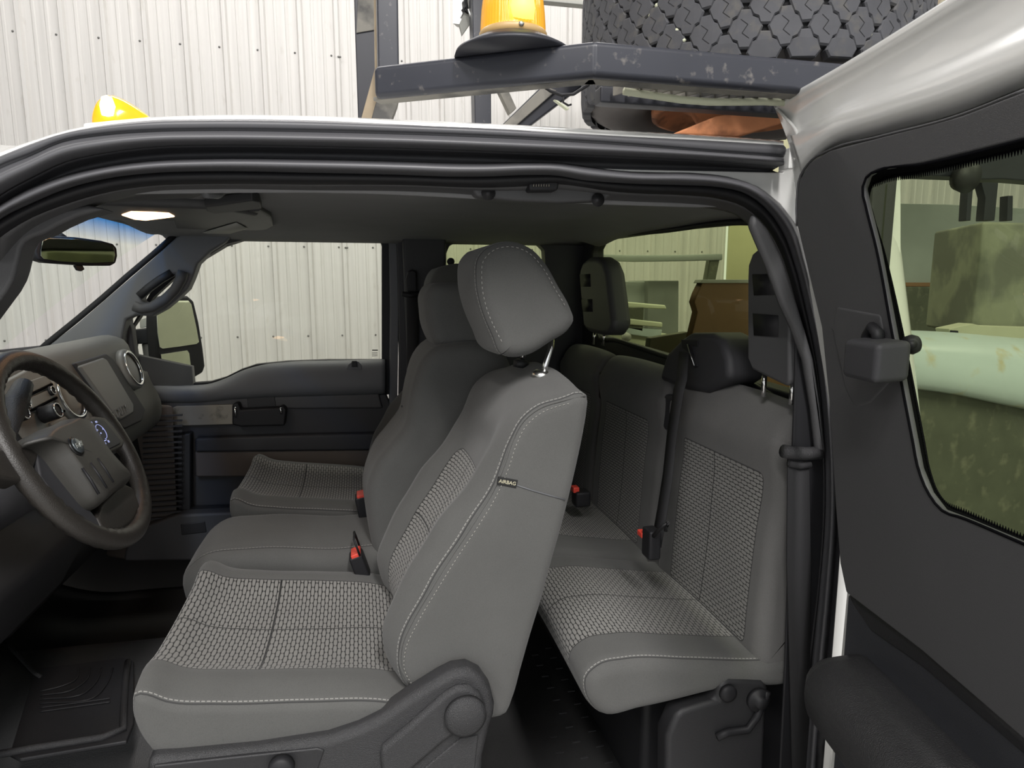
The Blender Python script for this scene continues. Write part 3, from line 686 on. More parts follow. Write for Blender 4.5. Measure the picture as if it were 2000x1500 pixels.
prism('clear_lens', PL([(272, 624), (292, 618), (294, 638), (273, 641)], YM + .03), (0, .03, 0), M['paper'], tm, bevel=.003)
prism('marker_lens', PL([(276, 672), (299, 670), (304, 705), (282, 710)], YM + .03), (0, .03, 0), M['steel'], tm, bevel=.003)
# ------------------------------------------------------------------ rear-view mirror
rm = empty('rear_view_mirror', PX(150, 490, -.80), 'black rear-view mirror hanging at the top of the windshield', 'rear-view mirror')
c0 = P(150, 490, 1.95)
mo = [(67, 490), (72, 474), (84, 462), (100, 460), (150, 463), (200, 470), (222, 476), (230, 484), (231, 500), (228, 514), (218, 519), (180, 519), (130, 516), (90, 513), (74, 508)]
def QM(pts, d=0):   # mirror plane, turned towards the driver
    n = Vector((.80, -.60, 0)).normalized(); return [PP(a, b, c0 + n * d, n) for a, b in pts]
prism('mirror_housing', QM(mo), QM([(0, 0)])[0] * 0 + Vector((-.80, .60, 0)) * .035, M['black'], rm, bevel=.007, bseg=3)
prism('mirror_glass', QM([(80, 488), (84, 470), (96, 465), (150, 467), (200, 474), (222, 481), (225, 498), (222, 512), (180, 514), (120, 511), (86, 506), (80, 500)], .0035), Vector((-.80, .60, 0)) * .003, M['dimmir'], rm, bevel=.001)
prism('day_night_tab', QM([(146, 518), (162, 518), (166, 526), (160, 530), (152, 528)], -.01), Vector((-.80, .60, 0)) * .01, M['black'], rm, bevel=.002)
tube('mirror_stem', [P(56, 458, 1.93), P(80, 452, 1.97), P(110, 456, 2.0), P(122, 466, 1.98)], .012, M['black'], rm, 10)
lathe('stem_mount', [(.018, 0), (.022, .02), (.014, .05), (.01, .06)], P(52, 466, 1.93), M['black'], rm, (.5, 0, .5), 16)

# ------------------------------------------------------------------ things on the headliner
def QZ(pts, z): return [PZ(a, b, z) for a, b in pts]
oc = empty('overhead_console', PZ(330, 400, 1.93), 'grey overhead console with a lit warm map lamp at the windshield top', 'overhead console')
prism('console_body', [Vector(v) for v in ((-.66, 1.62, 1.925), (-.30, 1.66, 1.925), (-.24, 1.80, 1.925), (-.30, 1.97, 1.925), (-.66, 2.0, 1.925))], (0, 0, .03), M['trim'], oc, bevel=.012, bseg=3)
prism('map_lamp', QZ([(238, 421), (256, 415), (300, 416), (330, 418), (341, 424), (318, 427), (285, 431), (262, 429)], 1.922), (0, 0, .006), M['lamp'], oc, bevel=.001)
prism('storage_lid', QZ([(400, 405), (492, 392), (508, 396), (512, 408), (420, 418), (404, 414)], 1.921), (0, 0, .02), M['cabd'], oc, bevel=.004)
l = bpy.data.lights.new('map_lamp_light', 'AREA'); l.energy = .3; l.size = .10; l.color = (1, .52, .25); l.shape = 'DISK'
o = bpy.data.objects.new('map_lamp_light', l); COL.objects.link(o); o.location = PZ(290, 423, 1.922) + Vector((0, 0, -.015))
vz = empty('sun_visor', PZ(430, 440, 1.93), 'folded grey passenger sun visor with a pale warning sticker', 'sun visor')
prism('visor_pad', [PZ(a, b, z) for a, b, z in ((336, 428, 1.930), (400, 418, 1.930), (508, 412, 1.932), (530, 425, 1.932), (534, 442, 1.932), (520, 449, 1.934), (430, 469, 1.934), (348, 458, 1.934))], (0, 0, .018), M['trim'], vz, bevel=.005)
prism('warning_sticker', QZ([(388, 457), (462, 435), (484, 447), (410, 468)], 1.9285), (0, 0, .001), M['paper'], vz, bevel=0)
vn = empty('sun_visor', PZ(330, 385, 1.90), 'folded dark driver sun visor at the near roof edge', 'sun visor')
prism('visor_pad', QZ([(170, 408), (210, 398), (300, 391), (380, 388), (402, 381), (404, 374), (380, 372), (300, 376), (220, 388)], 1.905), (0, 0, .015), M['cabd'], vn, bevel=.005)
tube('visor_rod', [PZ(402, 378, 1.905), PZ(425, 380, 1.915), PZ(434, 373, 1.925)], .008, M['trim_lt'], vn, 8)

# ================================================================== DASHBOARD
db = empty('dashboard', (-.85, 1.85, 1.2), 'grey dashboard with centre controls, chrome-ringed vents and a glove box panel', 'dashboard')
dprof = [(-1.30, 1.50), (-1.05, 1.545), (-.90, 1.575), (-.82, 1.585), (-.785, 1.57), (-.765, 1.52), (-.735, 1.42), (-.705, 1.32), (-.715, 1.27), (-.78, 1.22), (-.90, 1.15), (-1.05, 1.08), (-1.30, 1.05)]
def dsh_shape(x, z, t, i):
    e = max(0, (t - .86) / .14); return (-.05 * e * e if z > 1.45 else 0, -.03 * e * e if z > 1.45 else 0)
pillow('dash_body', dprof, (1.62, 2.56), dsh_shape, M['dash'], db, n=90, rnd=.04)
pillow('instrument_hood', [(-1.25, 1.48), (-1.0, 1.57), (-.86, 1.60), (-.80, 1.585), (-.83, 1.5), (-.80, 1.40), (-.76, 1.28), (-.80, 1.20), (-1.0, 1.10), (-1.25, 1.05)], (1.12, 1.64), lambda x, z, t, i: (0, 0), M['dash'], db, n=80, rnd=.02)
fo = Vector((-.765, 2, 1.52)); fn = Vector((.20, 0, .063)).normalized()
def QF(pts, d=0): return [PP(a, b, fo + fn * d, fn) for a, b in pts]
def fprism(name, pts, d, th, mat, par, **k): return prism(name, QF(pts, d), -fn * th, mat, par, **k)
fprism('glove_panel_frame', [(146, 708), (208, 690), (222, 700), (285, 800), (278, 822), (245, 838), (232, 830)], .010, .02, M['cabd'], db, bevel=.006)
fprism('glove_panel', [(156, 714), (203, 698), (210, 702), (262, 790), (262, 806), (238, 820), (228, 816)], .016, .02, plain('glove_panel_grey', (.18, .185, .18), .42, bump=.2, bscale=900), db, bevel=.006)
tx = PP(238, 803, fo + fn * .0165, fn); text('raised_lettering', 'SUPER DUTY', tx + Vector((0, -.055, 0)), (0, 1, 0), (-.06, 0, .2), .036, M['dash'], db, depth=.002)
# centre stack
SGR = plain('stack_grey', (.23, .235, .22), .45, bump=.15, bscale=900)
fprism('centre_stack', [(-20, 760), (60, 718), (112, 705), (135, 728), (172, 800), (186, 850), (120, 880), (60, 900), (10, 905)], .012, .03, SGR, db, bevel=.006)
for pts in ([(55, 745), (92, 732), (103, 748), (58, 770)], [(60, 775), (104, 757), (116, 772), (66, 798)], [(85, 800), (118, 785), (127, 800), (92, 816)], [(20, 790), (50, 775), (60, 800), (25, 815)], [(98, 826), (128, 812), (140, 826), (104, 840)]):
    fprism('control_button', pts, .018, .012, SGR, db, bevel=.003); fprism('button_gap', [pts[3], pts[2], (pts[2][0] + 1, pts[2][1] + 4), (pts[3][0] + 1, pts[3][1] + 4)], .0185, .01, M['matte'], db, bevel=0)
for px, py, r, L in ((98, 764, .012, .006), (82, 811, .020, .035), (52, 791, .009, .004), (30, 812, .017, .02)):
    c = PP(px, py, fo + fn * .018, fn)
    kb = lathe('control_knob', [(r, 0), (r * .96, L * .9), (r * .85, L), (0, L)], c, M['dark'], db, fn, 24)
    lathe('knob_ring', [(r * .80, 0), (r * .9, .001), (r * .9, .0025), (r * .74, .0025)], c + fn * L, M['chrome'], kb, fn, 24, ring=True)
for px, py, r in ((128, 775, .062), (252, 722, .058)):
    c = PP(px, py, fo + fn * .006, fn)
    v = lathe('air_vent', [(r + .012, -.01), (r + .010, .010), (r + .002, .016), (r, .01), (r * .96, .006), (r * .90, .009), (r * .5, .014), (0, .016)], c, SGR, db, fn, 40)
    lathe('vent_ring', [(r - .001, .012), (r + .004, .019), (r - .004, .019), (r - .008, .010)], c, M['chrome'], v, fn, 40, ring=True)
# lower dash under the wheel, column
prism('knee_panel', [Vector((-.78, 1.12, 1.30)), Vector((-.70, 1.12, 1.14)), Vector((-.80, 1.12, .96)), Vector((-1.1, 1.12, .85)), Vector((-1.2, 1.12, 1.3))], (0, .75, 0), M['cabd'], db, bevel=.02, bseg=3)
prism('centre_lower_panel', [Vector((-.80, 1.70, 1.25)), Vector((-.78, 1.70, 1.05)), Vector((-.86, 1.70, .90)), Vector((-1.1, 1.70, .80)), Vector((-1.2, 1.70, 1.25))], (0, .85, 0), M['dark'], db, bevel=.02, bseg=3)

# ================================================================== STEERING WHEEL
A = math.radians(27); C = Vector((-.545, 1.385, 1.437)); an = Vector((math.cos(A), 0, math.sin(A))); up = Vector((-math.sin(A), 0, math.cos(A))); rt = Vector((0, 1, 0))
sw = empty('steering_wheel', C, 'black leather steering wheel with a silver round badge and lit thumb switches', 'steering wheel')
RR = .196; ring = []; rad = []
for k in range(97):
    a = 2 * math.pi * k / 96; d = 0
    ring.append(C + (rt * math.cos(a) + up * math.sin(a)) * RR)
vs = []; fs = []; sg = 16
for k in range(96):
    a = 2 * math.pi * k / 96; e = (rt * math.cos(a) + up * math.sin(a)); c = C + e * RR
    for j in range(sg):
        b = 2 * math.pi * j / sg; rr = .0195
        wob = .0016 * math.sin(a * 44) if (math.cos(b) < -.3 or math.sin(b) < -.5) else 0
        vs.append(c + e * math.cos(b) * (rr + wob) + an * math.sin(b) * (rr * .88 + wob))
for k in range(96):
    for j in range(sg): fs.append((k * sg + j, k * sg + (j + 1) % sg, ((k + 1) % 96) * sg + (j + 1) % sg, ((k + 1) % 96) * sg + j))
mk('rim', vs, fs, M['leather'], sw)
def QW(pts, d=0): return [PP(a, b, C + an * d, an) for a, b in pts]
cov = [(50, 868), (62, 850), (100, 832), (140, 822), (152, 828), (168, 854), (194, 892), (234, 936), (240, 942), (222, 962), (196, 985), (184, 992), (172, 985), (150, 960), (118, 920), (90, 885), (72, 872)]
def dome(name, pts, d0, d1, mat, par, ins=.82, n=60, rings=5):
    """cushion-like raised cover over a closed outline lying in the wheel plane"""
    o0 = crv(QW(pts, d0), n, True); c = sum(o0, Vector()) / n; rows = [[p - an * .03 for p in o0], o0]
    for i in range(1, rings + 1):
        f = i / rings; s = 1 - (1 - ins) * (1 - math.cos(f * math.pi / 2)); s = 1 - (1 - ins) * f
        h = (d1 - d0) * math.sin(f * math.pi / 2)
        rows.append([c + (p - c) * s + an * h for p in o0])
    rows.append([c + (p - c) * .5 + an * (d1 - d0) * 1.03 for p in o0])
    rows.append([c + (p - c) * .05 + an * (d1 - d0) * 1.04 for p in o0])
    v, f = grid_vf(rows, True); f.append(tuple(range(len(v) - n, len(v)))); return mk(name, v, f, mat, par)
cv = dome('airbag_cover', cov, .015, .045, plain('cover_plastic', (.050, .048, .043), .42, bump=.2, bscale=900), sw)
bc = PP(148, 872, C + an * .046, an)
bd = lathe('badge', [(.017, -.006), (.019, .0), (.018, .003), (.015, .002), (.014, .0025), (0, .004)], bc, plain('badge_black', (.01, .01, .01), .3), sw, an, 32)
lathe('badge_oval', [(.0145, .002), (.0150, .0045), (.0135, .0055), (0, .006)], bc, plain('badge_blue_grey', (.14, .16, .17), .25, metal=.6), bd, an, 32)
text('badge_script', 'Ford', bc + an * .0062, rt, up, .0135, M['steel'], bd, depth=.0004, shear=.35)
for (x0, y0, x1, y1) in ((161, 914, 193, 965), (176, 904, 208, 953), (190, 895, 221, 942)):
    a_, b_ = QW([(x0, y0), (x1, y1)], .0455); tube('cover_groove', [a_, a_.lerp(b_, .5) + an * .001, b_], .0025, M['black'], cv, 8)
spk = [(150, 830), (184, 812), (206, 815), (222, 832), (244, 862), (241, 872), (206, 890), (196, 888)]
prism('spoke', QW(spk, .040), -an * .03, M['leather'], sw, bevel=.004)
sp_ = prism('switch_panel', QW([(160, 828), (186, 817), (204, 820), (236, 860), (235, 867), (205, 882)], .044), -an * .01, M['screen'], sw, bevel=.002)
def circ(cx, cy, r, ry=None, n=20): return [(cx + r * math.cos(2 * math.pi * k / n), cy + (ry or r) * math.sin(2 * math.pi * k / n)) for k in range(n)]
sc_ = PP(198, 843, C + an * .0448, an)
tube('lit_ring', [sc_ + (rt * math.cos(a) + up * math.sin(a)) * .016 for a in [k * math.pi / 12 for k in range(-7, 12)]], .0006, M['bluel'], sp_, 6)
for x, y, w_, h_ in ((178, 826, .010, .004), (188, 824, .008, .004), (190, 840, .005, .003), (197, 846, .005, .003), (201, 838, .004, .003), (194, 850, .006, .003), (206, 860, .012, .002), (212, 862, .006, .005), (206, 866, .004, .004)):
    c = PP(x, y, C + an * .0446, an); q = [c + rt * a * w_ / 2 + up * b * h_ / 2 for a, b in ((-1, -1), (1, -1), (1, 1), (-1, 1))]
    prism('lit_symbol', q, an * .0004, M['bluel'], sp_, bevel=0)
prism('spoke', QW([(196, 985), (238, 940), (262, 952), (276, 990), (262, 1018), (240, 1035), (206, 1040), (190, 1010)], .006), -an * .03, M['leather'], sw, bevel=.008, bseg=3)
prism('spoke', QW([(-30, 880), (50, 868), (80, 885), (60, 930), (40, 940), (-10, 930)], .004), -an * .03, M['leather'], sw, bevel=.006)
prism('spoke', QW([(70, 880), (110, 915), (160, 975), (190, 1012), (205, 1045), (180, 1040), (130, 1000), (80, 930)], .004), -an * .025, M['cabd'], sw, bevel=.004)
tube('column_shroud', [C - an * .035, C - an * .12, C - an * .30], [.045, .065, .08], M['cabd'], sw, 24)
tube('shift_lever', [C - an * .10 + rt * .05, PP(20, 850, C - an * .06, an), PP(30, 790, C - an * .05, an), PP(46, 752, C - an * .045, an)], [.010, .012, .022, .017], M['grain'], sw, 14)

# ================================================================== SEATS
RND = .022
drv = xz([(824, 1364), (795, 1345), (778, 1300), (780, 1265), (800, 1215), (840, 1145), (880, 1080), (920, 1020), (955, 962), (980, 905), (995, 858), (1015, 820), (1048, 792), (1098, 776), (1140, 766), (1150, 774), (1150, 800), (1144, 840), (1134, 890), (1118, 960), (1100, 1030), (1080, 1100), (1060, 1175), (1040, 1240), (1020, 1310), (1003, 1370), (990, 1398), (960, 1408), (900, 1400), (850, 1385)], 1.13)
def grow(pr, d):
    n = len(pr); out = []
    ar = sum(pr[i][0] * pr[(i + 1) % n][1] - pr[(i + 1) % n][0] * pr[i][1] for i in range(n))
    for i in range(n):
        a, b = pr[i - 1], pr[(i + 1) % n]; v = Vector((b[1] - a[1], -(b[0] - a[0]))).normalized()
        if ar < 0: v = -v
        out.append((pr[i][0] + v.x * d, pr[i][1] + v.y * d))
    return out
def back_shape(bol=.045, rec=.012, dome_=.02, topz=1.50, w=.085, f=.46):
    def s(x, z, t, i):
        fm = math.sin(math.pi * min(1, i / f)) ** .6 if i < f else 0
        b = bump1(t, .14, w) + bump1(t, .86, w)
        hi = max(0, min(1, (topz + .03 - z) / .22))
        dx = -fm * bol * b * hi + fm * rec * bump1(t, .5, .22) * hi
        tw = max(0, min(1, (z - (topz + .0)) / .05)); dz = dome_ * tw * math.exp(-((t - .5) / .33) ** 4)
        # soft wrinkles
        dx += .0015 * math.sin(z * 60 + t * 9) * fm
        return dx, dz
    return s
FB = dict(box=(.05, .455, .125, .365), stitch=(.013, .477), seams=(('v', .245), ('u', .27)))
fab_drv_back = fabric('seat_cloth_driver_back', **FB)
ds = empty('driver_seat', (0, 1.38, .60), 'grey cloth driver seat with airbag tag and patterned insert, nearest the camera', 'front seat', 'front seats')
bk = pillow('backrest', drv, (1.125, 1.615), back_shape(), fab_drv_back, ds, n=110, rnd=RND)
def tag3(px, py, w_, h_, Y, s, par):
    q = PL([(973, 931), (1012, 938), (1008, 954), (971, 946)], Y)
    t = prism('airbag_tag', q, (0, .004, 0), M['label'], par, bevel=.001)
    c = sum(q, Vector()) / 4 + Vector((0, -.0006, 0)); x = (q[1] - q[0]).normalized(); y = (q[0] - q[3]).normalized()
    text('tag_lettering', 'AIRBAG', c, x, y, .0095, M['letter'], t, depth=.0003)
tag3(0, 0, 0, 0, 1.1235, '', bk)
# raised piping seam along the near side of the backrest
seam = PL([(800, 1335), (782, 1300), (784, 1262), (806, 1212), (846, 1144), (886, 1080), (926, 1020), (961, 962), (986, 905), (1001, 860), (1020, 824), (1052, 798), (1100, 782), (1143, 772)], 1.130)
tube('side_piping', crv(seam, 60), .0022, fabric('piping_cloth'), bk, 8)
st_v = []
sm = crv([p + Vector((.007, -.0045, -.006)) for p in seam], 170)
for k in range(0, 160, 2): st_v.append(tube_vf([sm[k], sm[k + 1]], .0006, 5))
a_, b_ = merge(*st_v); mk('side_stitching', a_, b_, plain('stitch_thread', (.36, .35, .32), .8), bk)
hm = PL([(1010, 948), (1040, 958), (1075, 968), (1104, 976)], 1.1245); tube('cross_seam', hm, .0014, M['trim_lt'], bk, 6)
# cushion
cush = xz([(822, 1374), (760, 1362), (600, 1362), (430, 1366), (330, 1360), (292, 1346), (272, 1346), (266, 1375), (275, 1412), (300, 1450), (345, 1482), (500, 1500), (640, 1500), (740, 1490), (830, 1475)], 1.12)
def cush_shape(bol=.018, rec=.018, f=.5, rear=0):
    def s(x, z, t, i):
        fm = math.sin(math.pi * min(1, i / f)) ** .5 if i < f else 0
        b = bump1(t, .12, .09) + bump1(t, .88, .09)
        return -.012 * bump1(t, .5, .45) * (1 if .36 < i < .62 else 0) * math.sin(math.pi * max(0, min(1, (i - .36) / .26))), fm * (bol * b - rec * bump1(t, .5, .3)) + .004 * bump1(t, .5, .45) * fm
    return s
fab_c = fabric('seat_cloth_cushion', bw=.028, box=(.03, .545, .10, .47), stitch=(.010, .555), seams=(('v', .285), ('u', .30)))
pillow('cushion', cush, (1.10, 1.655), cush_shape(), fab_c, ds, n=110, rnd=.017)
# headrest
fab_p = fabric('plain_seat_cloth')
fab_h = fabric('headrest_cloth', stitch=(.022,))
hr_prof = xz([(985, 690), (968, 655), (946, 600), (936, 545), (940, 505), (960, 484), (1000, 476), (1035, 488), (1062, 515), (1088, 560), (1112, 604), (1118, 625), (1108, 642), (1075, 664), (1030, 690), (1006, 694)], 1.25)
def hr_shape(x, z, t, i):
    e = abs(t - .5) * 2
    return (-.012 * (1 - e * e) if i < .35 else 0), 0
hr = pillow('headrest', grow(hr_prof, .005), (1.235, 1.50), hr_shape, fab_h, ds, n=80, rnd=.03)
hs = crv(PL([(990, 684), (972, 652), (950, 600), (941, 546), (945, 508), (964, 489), (1000, 482), (1033, 494), (1058, 520), (1084, 564), (1107, 606), (1111, 624)], 1.2345), 90)
st_v = [tube_vf([hs[k], hs[k + 1]], .0006, 5) for k in range(4, 84, 2)]
a_, b_ = merge(*st_v); mk('side_stitching', a_, b_, M['letter'] if False else plain('stitch_thread_pale', (.36, .35, .33), .8), hr)
tube('headrest_post', [P(1061, 735, 1.30), P(1066, 712, 1.30), P(1076, 680, 1.30), P(1077, 664, 1.31)], .0065, M['chrome'], ds, 12)
tube('headrest_post', [P(1020, 708, 1.44), P(1023, 690, 1.44), P(1026, 672, 1.44)], .0065, M['chrome'], ds, 12)
lathe('post_collar', [(.021, -.01), (.021, .004), (.014, .010), (.008, .010)], P(1058, 733, 1.30), M['steel'], ds, (.15, 0, 1), 24)
lathe('post_collar', [(.018, -.01), (.018, .004), (.012, .008), (.008, .008)], P(1018, 709, 1.44), M['dark'], ds, (.15, 0, 1), 24)
# recliner shield and base
YS = 1.075
prism('side_shield', PL([(285, 1484), (345, 1481), (500, 1466), (640, 1444), (700, 1424), (745, 1402), (800, 1363), (860, 1326), (886, 1313), (915, 1309), (942, 1322), (960, 1348), (968, 1380), (966, 1400), (958, 1425), (945, 1480), (935, 1650), (285, 1650)], YS), (0, .05, 0), M['grain'], ds, bevel=.016, bseg=4)
prism('recliner_cover', PL([(742, 1478), (748, 1460), (800, 1418), (868, 1358), (890, 1345), (915, 1342), (938, 1356), (950, 1382), (950, 1402), (938, 1425), (912, 1438), (892, 1436), (870, 1450), (760, 1545), (745, 1510)], YS - .012), (0, .02, 0), M['grain'], ds, bevel=.010, bseg=3)
lathe('recliner_boss', [(.038, 0), (.038, .010), (.030, .016), (0, .018)], P(908, 1395, YS - .012), M['grain'], ds, (0, -1, 0), 36)
prism('shield_recess', PL([(300, 1496), (620, 1462), (634, 1466), (622, 1500), (615, 1640), (300, 1640)], YS - .003), (0, .01, 0), M['dark'], ds, bevel=.003)
prism('shield_recess', PL([(830, 1500), (900, 1442), (935, 1436), (930, 1480), (915, 1640), (720, 1640)], YS - .003), (0, .01, 0), M['grain'], ds, bevel=.003)
lathe('seat_knob', [(.022, 0), (.022, .012), (.017, .018), (0, .018)], P(550, 1497, YS - .008), M['black'], ds, (0, -1, .15), 24)
box('seat_base', (-.12, 1.38, .76), (.50, .44, .34), M['dark'], ds, bevel=.03)

# passenger seat and centre seat
def shift(pr, dx, dz): return [(x + dx, z + dz) for x, z in pr]
ps = empty('passenger_seat', (0, 2.25, .62), 'grey cloth passenger seat with patterned cushion, farthest of the front seats', 'front seat', 'front seats')
pillow('backrest', shift(drv, -.005, .045), (2.02, 2.51), back_shape(), fab_drv_back, ps, n=90, rnd=.03)
pillow('cushion', shift(cush, -.005, .045), (1.99, 2.53), cush_shape(), fab_c, ps, n=90, rnd=.017)
pillow('headrest', xz([(870, 655), (848, 620), (840, 575), (843, 545), (856, 525), (880, 516), (915, 520), (945, 545), (960, 590), (950, 635), (910, 655)], 2.2), (2.14, 2.40), hr_shape, fab_p, ps, n=60, rnd=.035)
box('seat_base', (-.12, 2.25, .78), (.50, .44, .34), M['dark'], ps, bevel=.03)
cs = empty('jump_seat', (0, 1.81, .7), 'narrow plain grey centre seat between driver and passenger seats', 'front seat', 'front seats')
cb = xz([(742, 1100), (728, 1050), (719, 985), (717, 930), (733, 885), (764, 845), (789, 808), (793, 780), (801, 740), (818, 695), (838, 674), (870, 666), (940, 668), (972, 690), (985, 740), (960, 850), (905, 960), (850, 1060), (810, 1120)], 1.80)
def cb_shape(x, z, t, i):
    return -.012 * bump1(t, .5, .3) * (1 if i < .4 else 0) * math.sin(math.pi * min(1, i / .4)), .008 * bump1(t, .5, .4) * (1 if z > 1.5 else 0)
pillow('backrest', cb, (1.665, 1.97), cb_shape, fabric('centre_back_cloth', stitch=(.115, .235)), cs, n=90, rnd=.035)
crs = PL([(790, 792), (800, 808), (815, 822), (836, 834), (858, 840)], 1.79); tube('back_crease', [p + Vector((-.008, 0, 0)) for p in crs], .0022, M['cabd'], cs, 6)
pillow('cushion', [(.10, 1.04), (-.10, 1.065), (-.30, 1.085), (-.41, 1.075), (-.455, 1.03), (-.45, .95), (-.41, .88), (-.1, .87), (.10, .88)], (1.665, 1.975), lambda x, z, t, i: (0, .006 * bump1(t, .5, .4) if z > .98 else 0), fabric('centre_cushion_cloth', stitch=(.03, .28)), cs, n=80, rnd=.04)
pillow('headrest', xz([(852, 672), (836, 645), (829, 605), (829, 575), (840, 557), (870, 552), (910, 556), (945, 575), (965, 615), (960, 650), (930, 668), (885, 672)], 1.80), (1.70, 1.94), hr_shape, fab_p, cs, n=60, rnd=.03)
box('seat_base', (-.12, 1.82, .75), (.48, .26, .26), M['dark'], cs, bevel=.03)

# front belt buckles
def buckle(px, py, px2, py2, Y, lab, s=1.0, frame=False):
    b = empty('seat_belt_buckle', P(px, py, Y), lab, 'belt buckle', 'front belt buckles')
    a = P(px, py, Y); c = P(px2, py2, Y); ax = (a - c).normalized(); sd = Vector((0, 1, 0)); nn = ax.cross(sd).normalized()
    R_ = Matrix((nn, sd, ax)).transposed(); L = (a - c).length
    box('housing', a.lerp(c, .5), (.026 * s, .040 * s, L), M['black'], b, bevel=.006, rot=R_, bseg=3)
    box('red_button', a + ax * .001 - nn * .002, (.018 * s, .038 * s, .010), M['red'], b, bevel=.002, rot=R_)
    box('stalk', c - ax * .03, (.012, .03, .07), M['dark'], b, bevel=.003, rot=R_)
    if frame:
        t = a + ax * .045
        tube('tongue_frame', [a + sd * .028 - nn * .012, t + sd * .028 - nn * .012, t - sd * .028 - nn * .012, a - sd * .028 - nn * .012], .003, M['black'], b, 6)
    return b
buckle(704, 966, 714, 1012, 1.93, 'black belt buckle with red top beside the passenger seat cushion', s=1.35)
buckle(694, 1080, 712, 1128, 1.64, 'black belt buckle with red button and wire loop beside the driver backrest', s=1.35, frame=True)

# ================================================================== REAR BENCH
rs = empty('rear_bench_seat', (.75, 1.75, .56), 'grey cloth rear bench seat with patterned inserts behind the front seats', 'rear bench seat')
rbp = [(.775, .97), (.772, 1.03), (.775, 1.12), (.785, 1.25), (.797, 1.345), (.797, 1.40), (.80, 1.46), (.82, 1.51), (.85, 1.525), (.878, 1.51), (.885, 1.45), (.88, 1.2), (.875, .97), (.82, .95)]
def rb_shape(c0=.5, w=.30):
    def s(x, z, t, i):
        f = i < .42
        dx = (.012 * bump1(t, c0, w) * math.sin(math.pi * min(1, i / .30)) if i < .30 else 0) + (-.012 * bump1(z, 1.43, .05) if f else 0)
        return dx, -.02 * (1 - math.sin(math.pi * min(1, max(0, t * 1.0))) ** .35) * (1 if z > 1.45 else 0)
    return s
fr1 = fabric('rear_cloth_near', box=(.03, .40, .055, .39), corner=.012, seams=(('v', .245),), col=(.13, .128, .125))
fr2 = fabric('rear_cloth_mid', box=(.03, .40, .10, .43), corner=.012, seams=(('v', .26),), col=(.13, .128, .125))
fr3 = fabric('rear_cloth_far', box=(.03, .40, .08, .33), corner=.012, seams=(('v', .20),), col=(.13, .128, .125))
pillow('backrest', rbp, (1.085, 1.565), rb_shape(), fr1, rs, n=90, rnd=.03)
pillow('backrest', rbp, (1.59, 2.09), rb_shape(), fr2, rs, n=90, rnd=.03)
pillow('backrest', rbp, (2.09, 2.53), rb_shape(), fr3, rs, n=90, rnd=.03)
cz = .935
def rc_prof(): return [(.88, .985), (.78, .99), (.62, 1.015), (.48, 1.035), (.425, 1.03), (.396, 1.005), (.395, .975), (.41, .94), (.435, .915), (.52, .915), (.70, .93), (.88, .94)]
fq1 = fabric('rear_cushion_near_cloth', box=(.0, .58, .095, .425), corner=.03, stitch=(.016,), seams=(('v', .26),))
fq2 = fabric('rear_cushion_far_cloth', box=(.0, .58, .12, .70), corner=.02, seams=(('v', .40),))
pillow('cushion', rc_prof(), (1.08, 1.60), lambda x, z, t, i: (0, .006 * bump1(t, .5, .4) if z > .9 else 0), fq1, rs, n=90, rnd=.03)
pillow('cushion', rc_prof(), (1.612, 2.46), lambda x, z, t, i: (0, .006 * bump1(t, .5, .4) if z > .9 else 0), fq2, rs, n=90, rnd=.03)
# near headrest of the bench with two moulded pockets, and the far one
def rear_headrest(pts, X, dX, posts, pockets, par):
    o = prism('headrest', QX(pts, X), (dX, 0, 0), M['trim'], par, bevel=.02, bseg=4)
    for q in pockets: prism('pocket', QX(q, X - .0015), (.003, 0, 0), M['black'], o, bevel=.0)
    for (x, y0, y1) in posts: tube('headrest_post', [PX(x, y0, X + dX * .45), PX(x - 3, y1, X + dX * .45)], .0055, M['chrome'], par, 10)
rear_headrest([(1459, 545), (1460, 518), (1468, 496), (1482, 484), (1508, 478), (1522, 479), (1536, 490), (1541, 560), (1541, 745), (1535, 755), (1500, 738), (1468, 722), (1459, 700)], .79, .05,
              [(1494, 725, 775), (1549, 740, 790)], [[(1469, 536), (1517, 535), (1517, 576), (1472, 577)], [(1470, 612), (1519, 616), (1519, 658), (1472, 655)]], rs)
rear_headrest([(1131, 560), (1130, 530), (1136, 512), (1148, 502), (1165, 502), (1176, 510), (1184, 530), (1196, 625), (1196, 640), (1186, 655), (1170, 655), (1146, 648), (1138, 640)], .80, .07,
              [(1162, 648, 672), (1181, 650, 674)], [[(1132, 536), (1152, 535), (1153, 560), (1134, 560)], [(1135, 585), (1156, 584), (1157, 609), (1138, 609)]], rs)
# centre belt housing behind the backrest and its belt
bh = empty('centre_rear_belt', PX(1350, 700, .84), 'black centre shoulder belt coming from a moulded housing over the rear backrest', 'seat belt')
prism('belt_housing', QX([(1284, 742), (1300, 690), (1330, 660), (1345, 650), (1385, 650), (1408, 664), (1420, 700), (1424, 740), (1380, 770), (1340, 764)], .80), (.10, 0, 0), M['cabd'], bh, bevel=.018, bseg=3)
prism('belt_slot', QX([(1330, 663), (1362, 665), (1363, 677), (1352, 676), (1362, 716), (1356, 718), (1344, 688), (1332, 680)], .797), (.01, 0, 0), M['black'], bh, bevel=.001)
tube('slot_edge', QX([(1343, 672), (1349, 694), (1356, 714)], .795), .002, M['steel'], bh, 6)
bel = [PX(a, b, x) for a, b, x in ((1336, 688, .785), (1332, 740, .745), (1325, 765, .735), (1312, 850, .735), (1304, 930, .715), (1293, 1000, .69), (1282, 1062, .665))]
vs, fs = grid_vf([[p + Vector((0, -.024, 0)) for p in bel], [p + Vector((0, .024, 0)) for p in bel]])
mk('webbing', vs, fs, M['belt'], bh, solid=.002)
